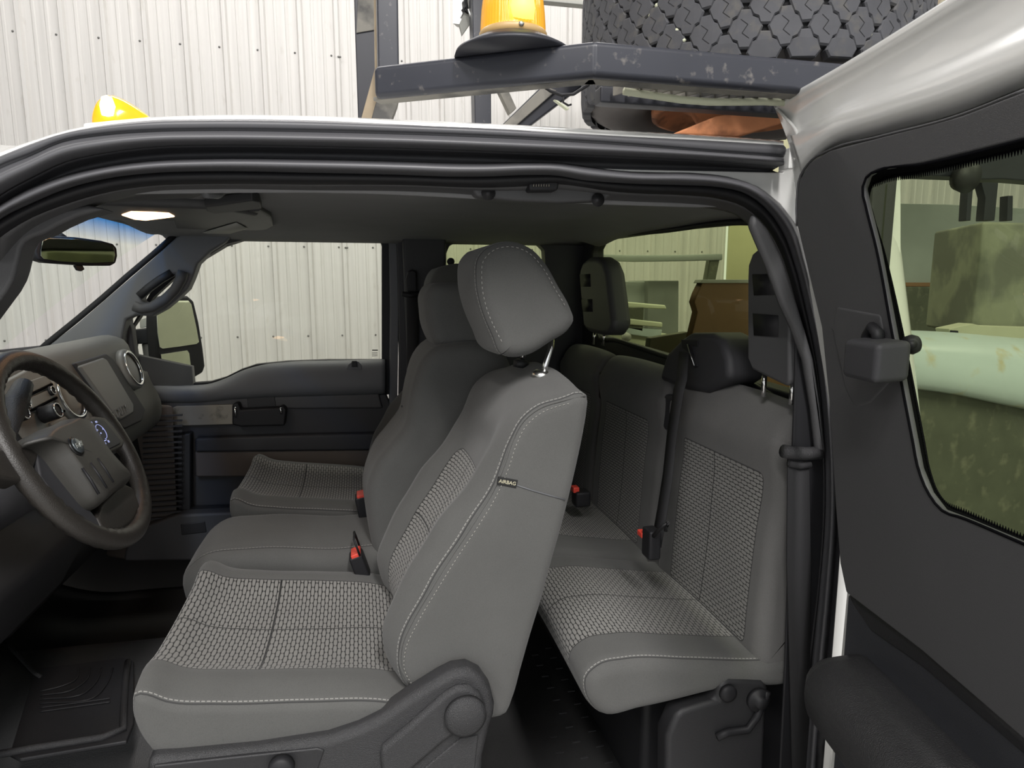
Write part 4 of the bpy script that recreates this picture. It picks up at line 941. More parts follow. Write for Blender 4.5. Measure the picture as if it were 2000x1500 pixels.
buck2 = empty('rear_belt_buckle', PX(1270, 1045, .64), 'black rear belt buckle with red button where centre belt meets cushion', 'belt buckle', 'rear belt buckles')
box('housing', PX(1272, 1060, .64), (.03, .045, .07), M['black'], buck2, bevel=.006)
box('red_button', PX(1257, 1042, .635), (.022, .028, .014), M['red'], buck2, bevel=.003)
tube('tongue', QX([(1275, 1048), (1292, 1030), (1304, 1022), (1300, 1036)], .635), .005, M['dark'], buck2, 8)
buck3 = empty('rear_belt_buckle', PX(1123, 955, .66), 'black rear belt buckle with red button just behind the driver backrest edge', 'belt buckle', 'rear belt buckles')
box('housing', PX(1135, 972, .66), (.05, .05, .05), M['black'], buck3, bevel=.008)
box('red_button', PX(1123, 955, .64), (.02, .03, .018), M['red'], buck3, bevel=.003)
# bench brackets
prism('bench_bracket', PL([(1335, 1388), (1400, 1368), (1404, 1340), (1425, 1326), (1490, 1330), (1502, 1345), (1498, 1395), (1494, 1500), (1480, 1640), (1300, 1640), (1302, 1440), (1320, 1400)], 1.075), (0, .05, 0), M['dark'], rs, bevel=.012, bseg=3)
lathe('bracket_pivot', [(.024, 0), (.024, .01), (.012, .012), (.012, .02), (0, .02)], P(1478, 1364, 1.075), M['black'], rs, (0, -1, 0), 28)
lathe('bracket_pivot', [(.018, 0), (.018, .008), (.009, .012), (0, .012)], P(1420, 1352, 1.075), M['black'], rs, (0, -1, 0), 28)
tube('bracket_rib', PL([(1498, 1350), (1478, 1400), (1460, 1425), (1420, 1430), (1400, 1440)], 1.07), .008, M['black'], rs, 8)
box('under_bench_box', (.74, 1.85, .665), (.28, 1.2, .34), M['dark'], rs, bevel=.02)

# ================================================================== OPEN REAR DOOR
O0 = Vector((.80, .985, 1.15)); de = Vector((-.19, -.98, 0)).normalized(); dn = Vector((-.98, .19, -.09)).normalized()
def D(pts, d=0): return [PP(a, b, O0 + dn * d, dn) for a, b in pts]
rd = empty('rear_door', O0 + Vector((0, 0, 0)), 'open white rear door with dark grey trim, tinted window and armrest, at right', 'door')
win = [(1690, 400), (1684, 370), (1692, 346), (1714, 333), (1800, 321), (2000, 273), (2300, 190), (2300, 1190), (2000, 1063), (1880, 1012), (1838, 996), (1812, 962), (1793, 915), (1782, 860), (1742, 650), (1710, 480)]
outl = [(1556, 440), (1556, 390), (1560, 352), (1580, 318), (1620, 293), (1720, 266), (1880, 223), (2000, 176), (2400, 60), (2400, 1500), (2200, 1610), (2000, 1446), (1800, 1272), (1652, 1158), (1640, 1100), (1632, 1000), (1626, 900), (1618, 780), (1604, 640), (1575, 520)]
plate_with_hole('upper_trim', D(outl, .045), D(win, .045), 0, -dn * .009, M['trim'], rd, bevel=.0035)
# soft moulded inner rim falling to the glass
inner = [(1702, 420), (1694, 384), (1700, 362), (1722, 349), (1806, 331), (2000, 284), (2300, 202), (2300, 1180), (2000, 1055), (1884, 1004), (1850, 989), (1828, 962), (1812, 918), (1802, 866), (1760, 650), (1722, 487)]
rows = [D(win, .045), D([((a + c) / 2, (b + d) / 2) for (a, b), (c, d) in zip(win, inner)], .018), D(inner, -.008)]
ribbon('window_rim', rows, M['matte'], rd, 120, closed=True, across=5)
# glass with a black dotted band
prism('door_glass', D([(1660, 300), (2400, 100), (2400, 1260), (1780, 1040), (1700, 700)], -.010), -dn * .004, M['glassd'], rd, bevel=0)
gz = crv(D(inner, -.0085), 400, True); dots = []
for k in range(0, 400):
    p = gz[k]; q = gz[(k + 1) % 400]; t = (q - p).normalized(); nn = dn.cross(t).normalized(); cc = sum(gz, Vector()) / 400
    if (cc - p).dot(nn) < 0: nn = -nn
    h = .009
    p = p + dn * .004; vs_ = [p - t * .0024, p + t * .0024, p + nn * h]; dots.append(([v for v in vs_] + [v - dn * .0008 for v in vs_], [(0, 1, 2), (5, 4, 3), (0, 3, 4, 1), (1, 4, 5, 2), (2, 5, 3, 0)]))
a_, b_ = merge(*dots); mk('frit_band', a_, b_, M['matte'], rd, smooth=False)
tube('glass_black_edge', gz + [gz[0]], .0035, M['matte'], rd, 6)
ribbon('trim_return', [D(outl[:8], .045), D([(a + 1, b + 2) for a, b in outl[:8]], -.005)], M['trim'], rd, 40)
# white pressed steel edge along the top
w0 = [(1514, 205), (1700, 100), (1850, 6), (2000, -88), (2300, -290)]
w1 = [(1522, 222), (1700, 128), (1850, 44), (2000, -42), (2300, -230)]
w2 = [(1540, 252), (1700, 180), (1850, 116), (2000, 40), (2300, -110)]
w3 = [(1556, 300), (1620, 246), (1720, 208), (1840, 168), (2000, 104), (2300, -30)]
w4 = [(1562, 318), (1628, 262), (1730, 226), (1850, 188), (2000, 130), (2300, 0)]
w5 = [(1566, 360), (1600, 312), (1720, 262), (1880, 220), (2000, 172), (2300, 60)]
ribbon('door_top_edge', [D([(1512, 206), (1700, 96), (1850, 2), (2000, -92), (2300, -296)], .008), D(w0, .015), D(w1, .010), D(w2, .012), D(w3, .030), D(w4, .030), D(w5, .010)], M['white'], rd, 80, across=28, solid=.004)
ribbon('door_corner_flange', [D([(1512, 205), (1530, 245), (1545, 290), (1552, 350), (1556, 420)], .010), D([(1520, 215), (1545, 252), (1556, 300), (1562, 355), (1566, 420)], .018), D([(1530, 225), (1560, 262), (1572, 310), (1575, 360), (1576, 420)], .020)], M['white'], rd, 30, across=8, solid=.004)
# outer skin behind the trim, lower shell
plate_with_hole('door_skin', D([(1560, 300), (2400, 40), (2400, 2100), (1612, 1900), (1622, 1500), (1642, 1290), (1654, 1150), (1640, 1000), (1620, 800), (1580, 560)], -.03), D([(1672, 325), (2380, 120), (2380, 1260), (1780, 1070), (1700, 600)], -.03), 0, -dn * .012, M['white'], rd, bevel=.003)
prism('lower_trim', D([(1655, 1160), (1800, 1270), (2000, 1440), (2200, 1600), (2300, 2000), (1616, 1900), (1626, 1500), (1645, 1290)], .012), -dn * .03, plain('lower_door_plastic', (.050, .052, .060), .5, bump=.5, bscale=700), rd, bevel=.005)
prism('recess_shade_strip', D([(1652, 1158), (1800, 1272), (2000, 1446), (2200, 1610), (2200, 1640), (2000, 1478), (1800, 1305), (1700, 1235), (1662, 1180)], .026), -dn * .03, M['dark'], rd, bevel=.006)  # dark strip paints the shadow in the recess below the belt line
# armrest, a rounded bar bulging towards the camera
s0 = PP(1625, 1330, O0 + dn * .05, dn)
arm = []
ts_ = [0, .012, .035, .10, .25, .45]
for t in ts_:
    k = 1 - max(0, 1 - t / .04) ** 2 * .35
    c = s0 + de * t
    sec = [(-.05, .050), (.02, .052), (.060, .046), (.078, .028), (.080, -.01), (.066, -.045), (.02, -.062), (-.05, -.065)]
    arm.append([c + dn * (a * k - .02) + Vector((0, 0, 1)) * (b * k + .005) for a, b in sec])
rws = [crv(r, 26) for r in arm]; vs, fs = grid_vf(rws); fs.append(tuple(range(26)))
mk('armrest', vs, fs, M['grain'], rd, solid=.004)
# child latch / hook in its recess and the little knob on the glass
prism('hook_recess', D([(1622, 640), (1632, 596), (1720, 612), (1735, 700), (1765, 720), (1700, 790), (1668, 800), (1648, 760)], .0465), -dn * .012, M['trim'], rd, bevel=.006)
box('window_latch', PP(1710, 702, O0 + dn * .065, dn), (.045, .075, .05), M['cabd'], rd, bevel=.008, rot=Matrix((dn, de, Vector((0, 0, 1)))).transposed(), bseg=3)
tube('latch_lever', D([(1690, 680), (1696, 655), (1704, 640), (1714, 650), (1716, 672)], .055), .008, M['black'], rd, 10)
tube('latch_stem', D([(1755, 676), (1785, 672)], .012), .005, M['black'], rd, 10)
lathe('latch_knob', [(.0, -.002), (.011, .0), (.013, .006), (.011, .014), (.006, .017), (0, .017)], PP(1790, 672, O0 - dn * .004, dn), M['black'], rd, dn, 20)
tube('wiring_boot', D([(1612, 1425), (1604, 1450), (1608, 1475), (1600, 1500), (1598, 1560)], -.05), .012, M['black'], rd, 12)

# ================================================================== RACK, BEACON, SPARE TYRE OVER THE CAB
RZ = 2.165
def rail(pts, h, w_, name, mat, par, bevel=.008):
    """rectangular tube between successive points (horizontal or sloping)"""
    parts = []
    for a, b in zip(pts[:-1], pts[1:]):
        a, b = Vector(a), Vector(b); t = (b - a).normalized(); a = a - t * .008; b = b + t * .008; z = Vector((0, 0, 1)); z = (z - t * z.dot(t)).normalized(); s = t.cross(z)
        q = [a + s * w_ / 2 + z * h / 2, a - s * w_ / 2 + z * h / 2, a - s * w_ / 2 - z * h / 2, a + s * w_ / 2 - z * h / 2]
        parts.append(prism_vf(q, b - a))
    v, f = merge(*parts); return mk(name, v, f, mat, par, bevel=bevel, bseg=3)
rk = empty('overhead_rack', (.5, 1.5, 2.0), 'dark navy steel rack carrying a tyre above the cab roof', 'rack')
c1 = PP(1160, 119, Vector((0, .97, 0)), Vector((0, 1, 0))); c0_ = PZ(744, 163, c1.z); c2 = Vector((1.02, .97, c1.z))
rail([c0_, c1, c2], .050, .024, 'front_rail', M['navy'], rk, .009)
# lower lip plate under the rail (dirty flange)
rail([c0_ + Vector((0, .014, -.023)), c1 + Vector((0, .014, -.023)), c2 + Vector((0, .014, -.023))], .006, .026, 'rail_flange', M['grime'], rk, .002)
# beacon bracket plate
pc = PZ(1000, 95, c1.z + .034)
p0 = PZ(1002, 80, c1.z + .050); YB = p0.y
lathe('beacon_plate', [(.092, -.026), (.090, -.020), (.060, -.003), (.0, -.002)], p0, M['navyd'], rk, seg=60)
# uprights beyond the roof
Yp = 2.75
def bar2(name, a, b, Y0, Y1, w_, h, mat):
    p, q = P(a[0], a[1], Y0), P(b[0], b[1], Y1); return tube(name, [p, q], 1, mat, rk, 4 * 4, flat=(w_, h, (0, 1, 0)))
prism('upright_post', PL([(735, -60), (777, -60), (780, 150), (739, 160)], 1.42), (0, .06, 0), M['navy'], rk, bevel=.004)
prism('upright_post', PL([(690, -60), (730, -60), (736, 130), (704, 240), (700, 240), (694, 70)], 1.90), (0, .08, 0), M['navyd'], rk, bevel=.003)
prism('grimy_face', PL([(702, -60), (729, -60), (731, 58), (696, 64)], 1.895), (0, .004, 0), M['grime'], rk, bevel=.001)
prism('dusty_leg', PL([(730, -60), (736, -60), (740, 140), (744, 186), (736, 200), (722, 258), (698, 258), (733, 130)], 1.50), (0, .05, 0), M['dust'], rk, bevel=.003)
prism('leg_plate', PL([(738, 186), (780, 196), (757, 258), (718, 258)], 1.47), (0, .06, 0), M['grime'], rk, bevel=.003)
prism('upright_post', PL([(921, -60), (958, -60), (960, 255), (928, 255)], 2.3), (0, .07, 0), M['navy'], rk, bevel=.004)
prism('diagonal_brace', PL([(974, 250), (1060, 166), (1100, 150), (1156, 154), (1030, 250)], 1.5), (0, .05, 0), M['navyd'], rk, bevel=.004)
prism('diagonal_face', PL([(974, 252), (1062, 168), (1088, 176), (1000, 252)], 1.49), (0, .01, 0), M['grime'], rk, bevel=.002)
prism('thin_brace', PL([(972, 172), (990, 170), (1009, 211), (996, 222)], 2.0), (0, .03, 0), M['grime'], rk, bevel=.002)
# upper frame that ties the uprights together, high above the cab, and carries the rack down to the floor behind it
for x, y in ((.0, 1.45), (-.01, 1.94), (.33, 2.33)): rail([(x + .02, y, 2.55), (x + .02, y, 3.22)], .06, .07, 'upright_extension', M['navy'], rk, .004)
rail([(-.05, 1.45, 3.22), (1.6, 1.45, 3.22)], .06, .07, 'top_rail', M['navy'], rk, .004); rail([(.02, 1.42, 3.22), (.02, 2.4, 3.22)], .06, .07, 'top_rail', M['navy'], rk, .004)
rail([(.33, 2.33, 3.20), (1.6, 2.33, 3.20)], .06, .07, 'top_rail', M['navy'], rk, .004)
for y in (1.45, 2.33): rail([(1.58, y, .02), (1.58, y, 3.22)], .07, .07, 'rear_leg', M['navy'], rk, .004)
# mesh deck under the tyre
DZ = c1.z - .018; strips = []
for i in range(21):
    x = .44 + i * .026
    strips.append(box_vf((x, 1.02, DZ + .004), (.003, .09, .014), Matrix.Rotation(.5, 3, 'Z')))
    strips.append(box_vf((x + .010, 1.02, DZ + .004), (.003, .09, .014), Matrix.Rotation(-.5, 3, 'Z')))
v_, f_ = merge(*strips); mk('expanded_mesh', v_, f_, M['grime'], rk, smooth=False)
box('deck_rail', (.72, 1.085, DZ + .002), (.64, .03, .026), M['navyd'], rk, bevel=.003)
tube('pale_cable', [Vector((x, 1.02, DZ - .010 + .004 * math.sin(x * 20))) for x in [.42 + .05 * k for k in range(12)]], .006, M['pale'], rk, 8)
prism('rusty_crossbar', PL([(1312, 262), (1400, 226), (1520, 206), (1530, 240), (1440, 268)], 1.16), (0, .03, 0), M['rust'], rk, bevel=.004)
wn = tube('wire_clip', PL([(1056, 165), (1075, 178), (1097, 186), (1120, 184), (1150, 165)], 1.2), .003, M['black'], rk, 6)
prism('pale_tab', PL([(1082, 194), (1090, 196), (1113, 212), (1108, 214)], 1.2), (0, .01, 0), M['pale'], rk, bevel=.001)
tube('hanging_tie', PL([(1100, 186), (1100, 200), (1110, 206), (1116, 204)], 1.2), .002, M['black'], rk, 6)
# beacon
bc_ = empty('beacon_lamp', PZ(1001, 84, c1.z + .04), 'large ribbed amber beacon lamp on the rack corner', 'warning light', )
rB = (P(1064, 60, YB) - P(1002, 60, YB)).length
amb, nt, b = newmat('amber_ribbed_lens'); b.inputs['Base Color'].default_value = (.95, .50, .04, 1); b.inputs['Roughness'].default_value = .18
b.inputs['Transmission Weight'].default_value = .25; b.inputs['Emission Color'].default_value = (1, .50, .03, 1); b.inputs['Emission Strength'].default_value = .12
amb2, nt, b = newmat('amber_marker_lens'); b.inputs['Base Color'].default_value = (1, .42, .02, 1); b.inputs['Roughness'].default_value = .15
b.inputs['Transmission Weight'].default_value = .3; b.inputs['Emission Color'].default_value = (1, .40, .01, 1); b.inputs['Emission Strength'].default_value = .45
prof = [(1.0, -.01), (1.01, .03), (.99, .12), (.97, .4), (.93, .9), (.86, 1.3), (.75, 1.6), (.5, 1.8), (0, 1.85)]
SEG = 168; vs = []; fs = []
pr = crv([Vector((a, 0, b)) for a, b in prof], 30)
for q in pr:
    for k in range(SEG):
        a = 2 * math.pi * k / SEG; r = q.x * rB * (1 + (.012 if k % 3 == 0 else 0)); vs.append(p0 + Vector((r * math.cos(a), r * math.sin(a), q.z * rB)))
for i in range(29):
    for k in range(SEG): fs.append((i * SEG + k, i * SEG + (k + 1) % SEG, (i + 1) * SEG + (k + 1) % SEG, (i + 1) * SEG + k))
mk('amber_lens', vs, fs, amb, bc_)
lathe('base_ring', [(rB * .9, -.003), (rB * 1.03, -.002), (rB * 1.03, .008), (rB * 1.0, .010)], p0, plain('beacon_base', (.50, .33, .14), .4), bc_, seg=60)
lathe('screw', [(.004, 0), (.004, .002), (0, .003)], p0 + Vector((0, -rB * 1.04, .006)), M['steel'], bc_, (0, -1, 0), 12)
lathe('bulb_glow', [(.0, 0), (.018, .004), (.02, .02), (.016, .045), (0, .06)], p0 + Vector((.004, -rB * .80, .012)), emis('beacon_bulb', (1, .85, .15), 1.2), bc_, seg=20)
# roof marker lights
ml = empty('roof_marker_light', P(240, 240, 1.35), 'glowing amber teardrop marker light on the cab roof', 'marker light')
YL = 1.32
v0 = P(184, 243, YL); v1 = P(300, 232, YL); Lm = (v1 - v0).length
rows = []
for i in range(25):
    t = i / 24
    h = .052 * (math.sin(math.pi * min(1, (t * 1.0)) ** .62)) ** .8 * (1 - .25 * t) if 0 < t < 1 else 0
    wd = .034 * (math.sin(math.pi * t ** .6)) ** .6 if 0 < t < 1 else .001
    c = v0.lerp(v1, t); rows.append([c + Vector((0, -wd * math.cos(a), max(h, .001) * math.sin(a) * (1 + (.02 if i % 2 and t < .45 else 0)) - .004)) for a in [math.pi * k / 16 for k in range(17)]])
v_, f_ = grid_vf(rows); mk('amber_lens', v_, f_, amb2, ml)
lathe('bulb_glow', [(0, 0), (.010, .004), (.012, .02), (.008, .034), (0, .038)], v0.lerp(v1, .34) + Vector((0, -.028, .000)), emis('marker_bulb', (1, .85, .35), 9), ml, seg=16)
prism('light_base', [v0 + Vector((-.006, -.036, -.006)), v1 + Vector((.006, -.036, -.004)), v1 + Vector((.006, .036, -.004)), v0 + Vector((-.006, .036, -.006))], (0, 0, -.03), M['white'], ml, bevel=.004)

# spare tyre lying on the deck
ty = empty('spare_tyre', (.885, 1.40, 2.2), 'big black spare tyre lying flat on the rack with rusty wheel', 'tyre')
TC = Vector((.83, 1.345, 2.115)); R = .347; TW = .27
side_ = [(.19, .035), (.21, .012), (.25, .0), (.295, .004), (.328, .022), (R - .008, .045)]
pr = [(r, h) for r, h in side_] + [(R - .012, .08), (R - .010, TW / 2), (R - .012, TW - .08)] + [(r, TW - h) for r, h in reversed(side_)]
lathe('carcass', pr, TC, M['side'], ty, seg=96)
lathe('tread_base', [(R - .02, .03), (R - .006, .045), (R - .004, TW / 2), (R - .006, TW - .045), (R - .02, TW - .03)], TC, M['rubberd'], ty, seg=96)
sip = []; blk = []; NB = 34; rowsN = 7; ph = (TW - .03) / (rowsN - 1) * 1.0
for rrow in range(rowsN):
    zc = .025 + rrow * (TW - .05) / (rowsN - 1)
    for k in range(NB):
        ac = 2 * math.pi * (k + (.5 if rrow % 2 else 0)) / NB; wa = 2 * math.pi / NB * .445; hz = (TW - .05) / (rowsN - 1) * .86
        poly = [(-1, .06), (-.72, .50), (-.42, .62), (-.30, .98), (.28, 1.02), (.50, .58), (.74, .48), (1, -.06), (.72, -.50), (.42, -.62), (.30, -.98), (-.28, -1.02), (-.50, -.58), (-.74, -.48)]
        if (k + rrow) % 2: poly = [(-a, b) for a, b in reversed(poly)]
        vi, vo, vt = [], [], []
        for a, b in poly:
            an_ = ac + a * wa; z = min(TW - .012, max(.012, zc + b * hz)); edge = max(0, abs(z - TW / 2) / (TW / 2) - .72)
            rr = R - .05 * edge ** 1.7
            vi.append(TC + Vector((math.cos(an_) * (rr - .016), math.sin(an_) * (rr - .016), z)))
            vo.append(TC + Vector((math.cos(an_) * rr, math.sin(an_) * rr, z)))
            a2 = ac + a * wa * .90; z2 = zc + b * hz * .90; z2 = min(TW - .014, max(.014, z2)); vt.append(TC + Vector((math.cos(a2) * (rr + .003), math.sin(a2) * (rr + .003), z2)))
        n = len(poly); f = [(i, (i + 1) % n, n + (i + 1) % n, n + i) for i in range(n)] + [(n + i, n + (i + 1) % n, 2 * n + (i + 1) % n, 2 * n + i) for i in range(n)] + [tuple(range(2 * n, 3 * n))]
        blk.append((vi + vo + vt, f))
        if .03 < zc < TW - .03:
            zz = [(-.25, .5), (.15, .2), (-.15, -.2), (.25, -.5)]
            for (a0, b0), (a1, b1) in zip(zz[:-1], zz[1:]):
                q = []
                for a, b, o_ in ((a0, b0, -.022), (a0, b0, .022), (a1, b1, .022), (a1, b1, -.022)):
                    aa = ac + (a + o_) * wa; q.append(TC + Vector((math.cos(aa) * (R + .0034), math.sin(aa) * (R + .0034), zc + b * hz)))
                sip.append((q, [(0, 1, 2, 3)]))
v_, f_ = merge(*blk); mk('tread_blocks', v_, f_, M['rubber'], ty, smooth=False)
v_, f_ = merge(*sip); mk('tread_sipes', v_, f_, M['rubberd'], ty, smooth=False)
rm_ = lathe('wheel_rim', [(.195, .03), (.192, .006), (.18, .004), (.165, .018), (.135, .030), (.11, .018), (.095, -.006), (.06, -.012), (0, -.012)], TC, M['rust'], ty, seg=64)
for k in range(14):
    a = random.uniform(3.6, 5.4); z = random.uniform(.04, TW - .05); c = TC + Vector((math.cos(a) * (R - .003), math.sin(a) * (R - .003), z))
    lathe('tread_stone', [(0, -.004), (.005, 0), (.004, .004), (0, .006)], c, M['pale'], ty, (math.cos(a), math.sin(a), 0), 6)

# other gear seen above the roof
sg = empty('hanging_reflector', P(905, 40, 2.4), 'crumpled shiny metal reflector hanging behind the beacon', 'reflector')
prism('shiny_sheet', PL([(884, -40), (915, -40), (914, 6), (906, 36), (900, 48), (884, 46)], 2.4), (.02, .03, 0), M['steel'], sg, bevel=.002)
prism('bent_corner', PL([(897, 46), (914, 10), (920, 44), (903, 68)], 2.38), (.0, .02, 0), M['paper'], sg, bevel=.002)
tube('reflector_arm', PL([(917, 18), (930, 55), (940, 95)], 2.35), .008, M['steel'], sg, 8)
tube('coiled_wire', PL([(906, 4), (910, 12), (904, 20), (914, 26), (908, -8), (916, -20)], 2.37), .006, M['dark'], sg, 8)
ob = empty('cream_steel_beam', P(1820, 30, 1.5), 'cream painted steel beam with rivets beyond the tyre, top right', 'beam')
prism('beam_web', PL([(1745, -60), (2100, -60), (2100, 120), (1742, 78)], 2.1), (0, .05, 0), plain('cream_paint', (.50, .45, .33), .6, noise=.15, dirt=(.3, .25, .18), dscale=14, dthr=.6), ob, bevel=.004)
for px, py in ((1768, 8), (1822, 20), (1860, 24), (1790, 26)): lathe('rivet', [(.008, 0), (.007, .004), (0, .006)], P(px, py, 2.1), M['dust'], ob, (0, -1, 0), 10)
prism('beam_bracket', PL([(1765, -30), (1856, -30), (1830, 14), (1814, 30), (1800, 14), (1770, 20)], 2.06), (0, .03, 0), M['dust'], ob, bevel=.003)
ck = empty('black_hose', P(1780, 40, 1.9), 'black corrugated hose hanging below the cream beam', 'hose')
tube('hose_run', PL([(1700, -20), (1735, 12), (1770, 30), (1800, 46), (1850, 70), (1900, 80)], 1.95), .016, M['black'], ck, 12)
tube('hose_tie', PL([(1768, 34), (1766, 52), (1757, 64), (1744, 68)], 1.94), .003, M['black'], ck, 6)
lt_ = empty('wall_conduit', P(1150, 5, 4.2), 'long pale conduit running across the ribbed wall', 'conduit')
prism('conduit_run', PL([(1050, -8), (1250, 6), (1260, 12), (1245, 20), (1056, 2)], 4.2), (0, .06, 0), M['paper'], lt_, bevel=.006)

# ================================================================== THINGS SEEN THROUGH THE REAR GLASS (truck bed and yard items)
be = empty('bed_tool_chest', (1.35, 2.0, 1.3), 'pale tool chest lids in the truck bed seen through the rear window', 'tool chest')
def bxp(name, x0, x1, y0, y1, z0, z1, mat, par, bevel=.01): return box(name, ((x0 + x1) / 2, (y0 + y1) / 2, (z0 + z1) / 2), (x1 - x0, y1 - y0, z1 - z0), mat, par, bevel=bevel)
pl_ = [P(1192, 600, 3.1), P(1222, 600, 3.1), P(1222, 640, 3.1), P(1192, 640, 3.1)]
prism('chest_body', PL([(1150, 600), (1216, 598), (1216, 640), (1320, 655), (1320, 1150), (1150, 1130)], 2.9), (.02, .4, 0), M['pale'], be, bevel=.01)
prism('chest_lid', PL([(1208, 588), (1300, 596), (1303, 604), (1210, 600)], 2.88), (.02, .4, 0), M['pale'], be, bevel=.006)
prism('chest_drawer', PL([(1222, 626), (1228, 622), (1295, 630), (1294, 640), (1226, 634)], 2.86), (0, .1, 0), M['pale'], be, bevel=.006)
prism('drawer_front', PL([(1222, 638), (1294, 644), (1290, 662), (1222, 652)], 2.87), (0, .1, 0), M['fender'], be, bevel=.004)
prism('dark_gap', PL([(1216, 600), (1258, 600), (1256, 648), (1218, 640)], 2.87), (0, .05, 0), M['tank'], be, bevel=.004)
lathe('cap_knob', [(.022, 0), (.02, .02), (0, .03)], P(1222, 658, 2.84), M['paper'], be, (0, -1, 0), 18)
gbx = empty('grey_crate', P(1260, 570, 3.3), 'grey panel box standing by the ribbed wall behind the bed', 'box')
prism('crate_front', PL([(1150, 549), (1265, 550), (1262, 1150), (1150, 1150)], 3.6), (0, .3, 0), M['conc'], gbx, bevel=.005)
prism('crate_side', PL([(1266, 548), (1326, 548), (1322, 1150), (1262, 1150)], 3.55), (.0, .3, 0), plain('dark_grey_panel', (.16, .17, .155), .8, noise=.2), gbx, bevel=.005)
rkf = empty('pipe_stand', P(1300, 500, 3.3), 'pale horizontal bar on short posts above the bed', 'stand')
tube('top_bar', PL([(1150, 503), (1240, 505), (1330, 504), (1408, 502)], 3.3), 1, M['conc'], rkf, 12, flat=(.035, .03, (0, 0, 1)))
prism('end_post', PL([(1388, 508), (1406, 506), (1396, 556), (1380, 552)], 3.3), (0, .05, 0), M['tank'], rkf, bevel=.003)
bp_ = empty('brown_headboard', P(1430, 640, 1.9), 'brown painted steel headboard right behind the rear window', 'headboard')
prism('brown_panel', PL([(1372, 552), (1600, 552), (1620, 1500), (1340, 1500), (1350, 660), (1362, 610), (1356, 590), (1362, 572)], 2.0), (0, .04, 0), M['brown'], bp_, bevel=.004)
prism('top_strip', PL([(1372, 546), (1600, 546), (1600, 553), (1368, 553)], 1.99), (0, .05, 0), M['paper'], bp_, bevel=.002)
prism('dark_foot', PL([(1270, 660), (1345, 648), (1345, 760), (1260, 740)], 2.3), (0, .04, 0), plain('olive_panel', (.11, .11, .075), .7, noise=.2), bp_, bevel=.004)

gp_ = empty('grey_bulkhead', P(1800, 480, 3.2), 'grey flat bulkhead panel behind the dusty block, seen through the door glass', 'panel')
prism('bulkhead_sheet', PL([(1640, 395), (1850, 399), (2060, 410), (2060, 700), (1640, 700)], 3.2), (0, .06, 0), M['conc'], gp_, bevel=.004)
prism('brown_base_strip', PL([(1640, 551), (1840, 552), (1840, 560), (1640, 559)], 3.18), (0, .03, 0), M['brown'], gp_, bevel=.002)
prism('dark_skirt', PL([(1640, 560), (1900, 560), (1900, 700), (1640, 700)], 3.17), (0, .03, 0), M['tank'], gp_, bevel=.002)
bk_ = empty('dusty_fuel_tank', P(1900, 540, 1.7), 'dusty grey-green square fuel tank on the bed behind the cab', 'tank')
tA, tB, tC_, tD = P(1826, 439, 1.95), P(1920, 430, 1.62), P(2150, 440, 1.62), P(2060, 440, 1.98)
zt = P(1920, 430, 1.62).z; bot = P(1920, 652, 1.62).z
def atz(p, z): return Vector((p.x, p.y, z))
prism('tank_body', [atz(tB, bot), atz(tC_, bot), atz(tC_, zt - .004), atz(tB, zt - .004)], atz(tA, 0) - atz(tB, 0), M['block'], bk_, bevel=.010, bseg=3)
prism('tank_bracket', PL([(1854, 642), (1900, 632), (1916, 636), (2060, 640), (2060, 668), (1860, 664)], 1.55), (0, .05, 0), plain('dusty_cream', (.42, .42, .30), .8, noise=.2), bk_, bevel=.003)
prism('bracket_hole', PL([(1857, 645), (1872, 646), (1872, 661), (1858, 661)], 1.548), (0, .01, 0), M['screen'], bk_, bevel=.001)
bb = empty('bed_side_rail', P(1900, 720, 1.4), 'pale blue-white bed side rail under the fuel tank', 'bed rail')
ribbon('rail_skin', [PL([(1690, 655), (1800, 662), (2000, 676), (2200, 690)], 1.75), PL([(1700, 668), (1800, 674), (2000, 697), (2200, 720)], 1.42), PL([(1702, 676), (1804, 686), (2000, 712), (2200, 738)], 1.40), PL([(1710, 745), (1820, 755), (2000, 787), (2200, 822)], 1.40), PL([(1710, 752), (1820, 762), (2000, 797), (2200, 832)], 1.43)], M['fender'], bb, 40, across=24, solid=.006)
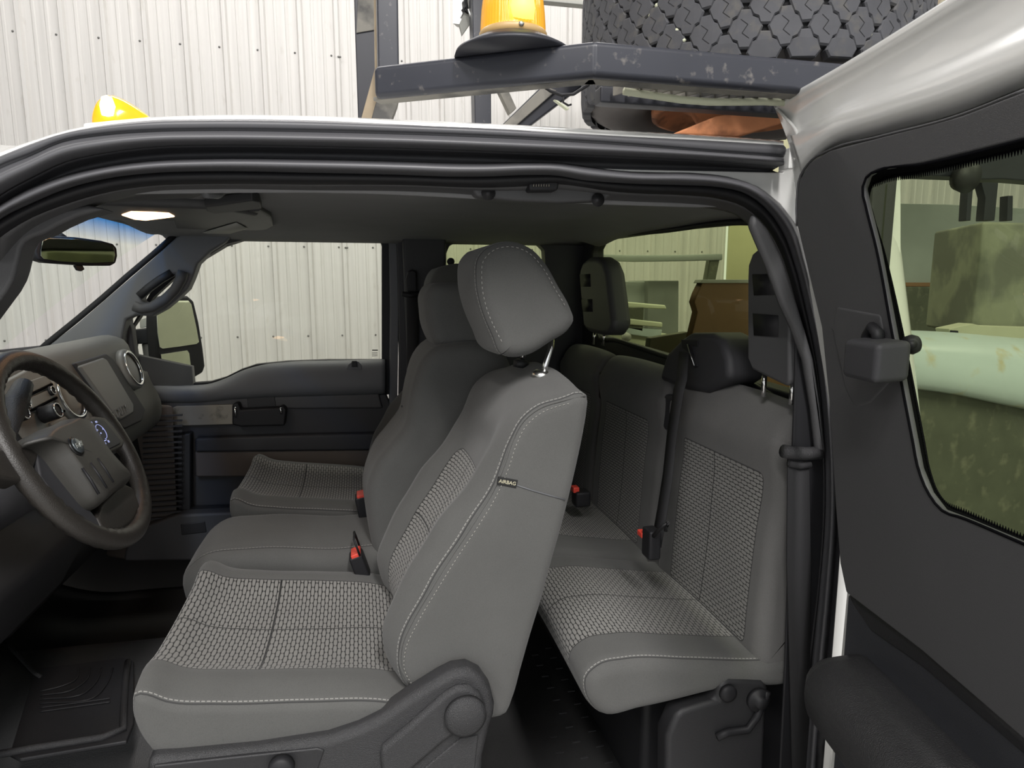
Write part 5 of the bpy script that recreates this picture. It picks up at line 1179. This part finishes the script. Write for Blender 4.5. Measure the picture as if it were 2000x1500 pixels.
prism('dark_side_panel', PL([(1780, 752), (1830, 760), (2000, 790), (2250, 830), (2250, 2300), (1780, 1960)], 1.45), (.02, .04, 0), M['tank'], bb, bevel=.004)
hr_ = empty('headache_rack', P(1880, 350, 1.9), 'dark headache rack crossbar with hanging bars, seen in the door window', 'headache rack')
prism('crossbar', PL([(1640, 270), (2100, 220), (2100, 362), (2000, 353), (1960, 350), (1900, 351), (1880, 346), (1800, 343), (1740, 343), (1700, 378), (1640, 420)], 1.30), (.02, .05, 0), M['navyd'], hr_, bevel=.004)
for q in ([(1893, 340), (1903, 340), (1896, 431), (1887, 431)], [(1916, 340), (1952, 340), (1943, 431), (1921, 431), (1925, 386), (1918, 360)], [(1969, 382), (1979, 382), (1978, 431), (1967, 431)]):
    prism('hanging_bar', PL(q, 1.80), (.0, .03, 0), M['navyd'], hr_, bevel=.002)
lathe('crossbar_lamp', [(.0, 0), (.03, .006), (.034, .03), (.0, .04)], P(1872, 345, 1.3), M['dark'], hr_, (0, -1, -.3), 20)

# centre floor mat on the hump
fm = empty('rubber_floor_mat', (-.7, 1.62, .76), 'black ribbed rubber floor mat on the hump ahead of driver seat', 'floor mat')
MZ = .765
prism('mat_tray', QZ([(70, 1312), (245, 1290), (262, 1298), (262, 1420), (248, 1455), (40, 1490), (20, 1480)], MZ), (0, 0, .010), M['dark'], fm, bevel=.003)
tube('mat_rim', QZ([(250, 1292), (246, 1320), (242, 1380), (240, 1425), (200, 1440), (60, 1462), (-40, 1480)], MZ + .014), .008, M['grain'], fm, 10)
tube('mat_rim', QZ([(0, 1243), (30, 1275), (68, 1315), (80, 1322)], MZ + .012), .005, M['grain'], fm, 8)
for k in range(6):
    x = 130 + k * 22
    tube('mat_ridge', crv(QZ([(78, 1350 + k * 8), (x - 10, 1340 + k * 7), (x + 14, 1330 + k * 5 - k * 4), (x + 24, 1305)] if k < 4 else [(78, 1350 + k * 8), (150, 1345 + k * 7), (215, 1336 + k * 7)], MZ + .012), 20), .0022, M['dark'], fm, 6)

# ------------------------------------------------------------------ tidy
for o in bpy.data.objects:
    if '_o' in o: del o['_o']
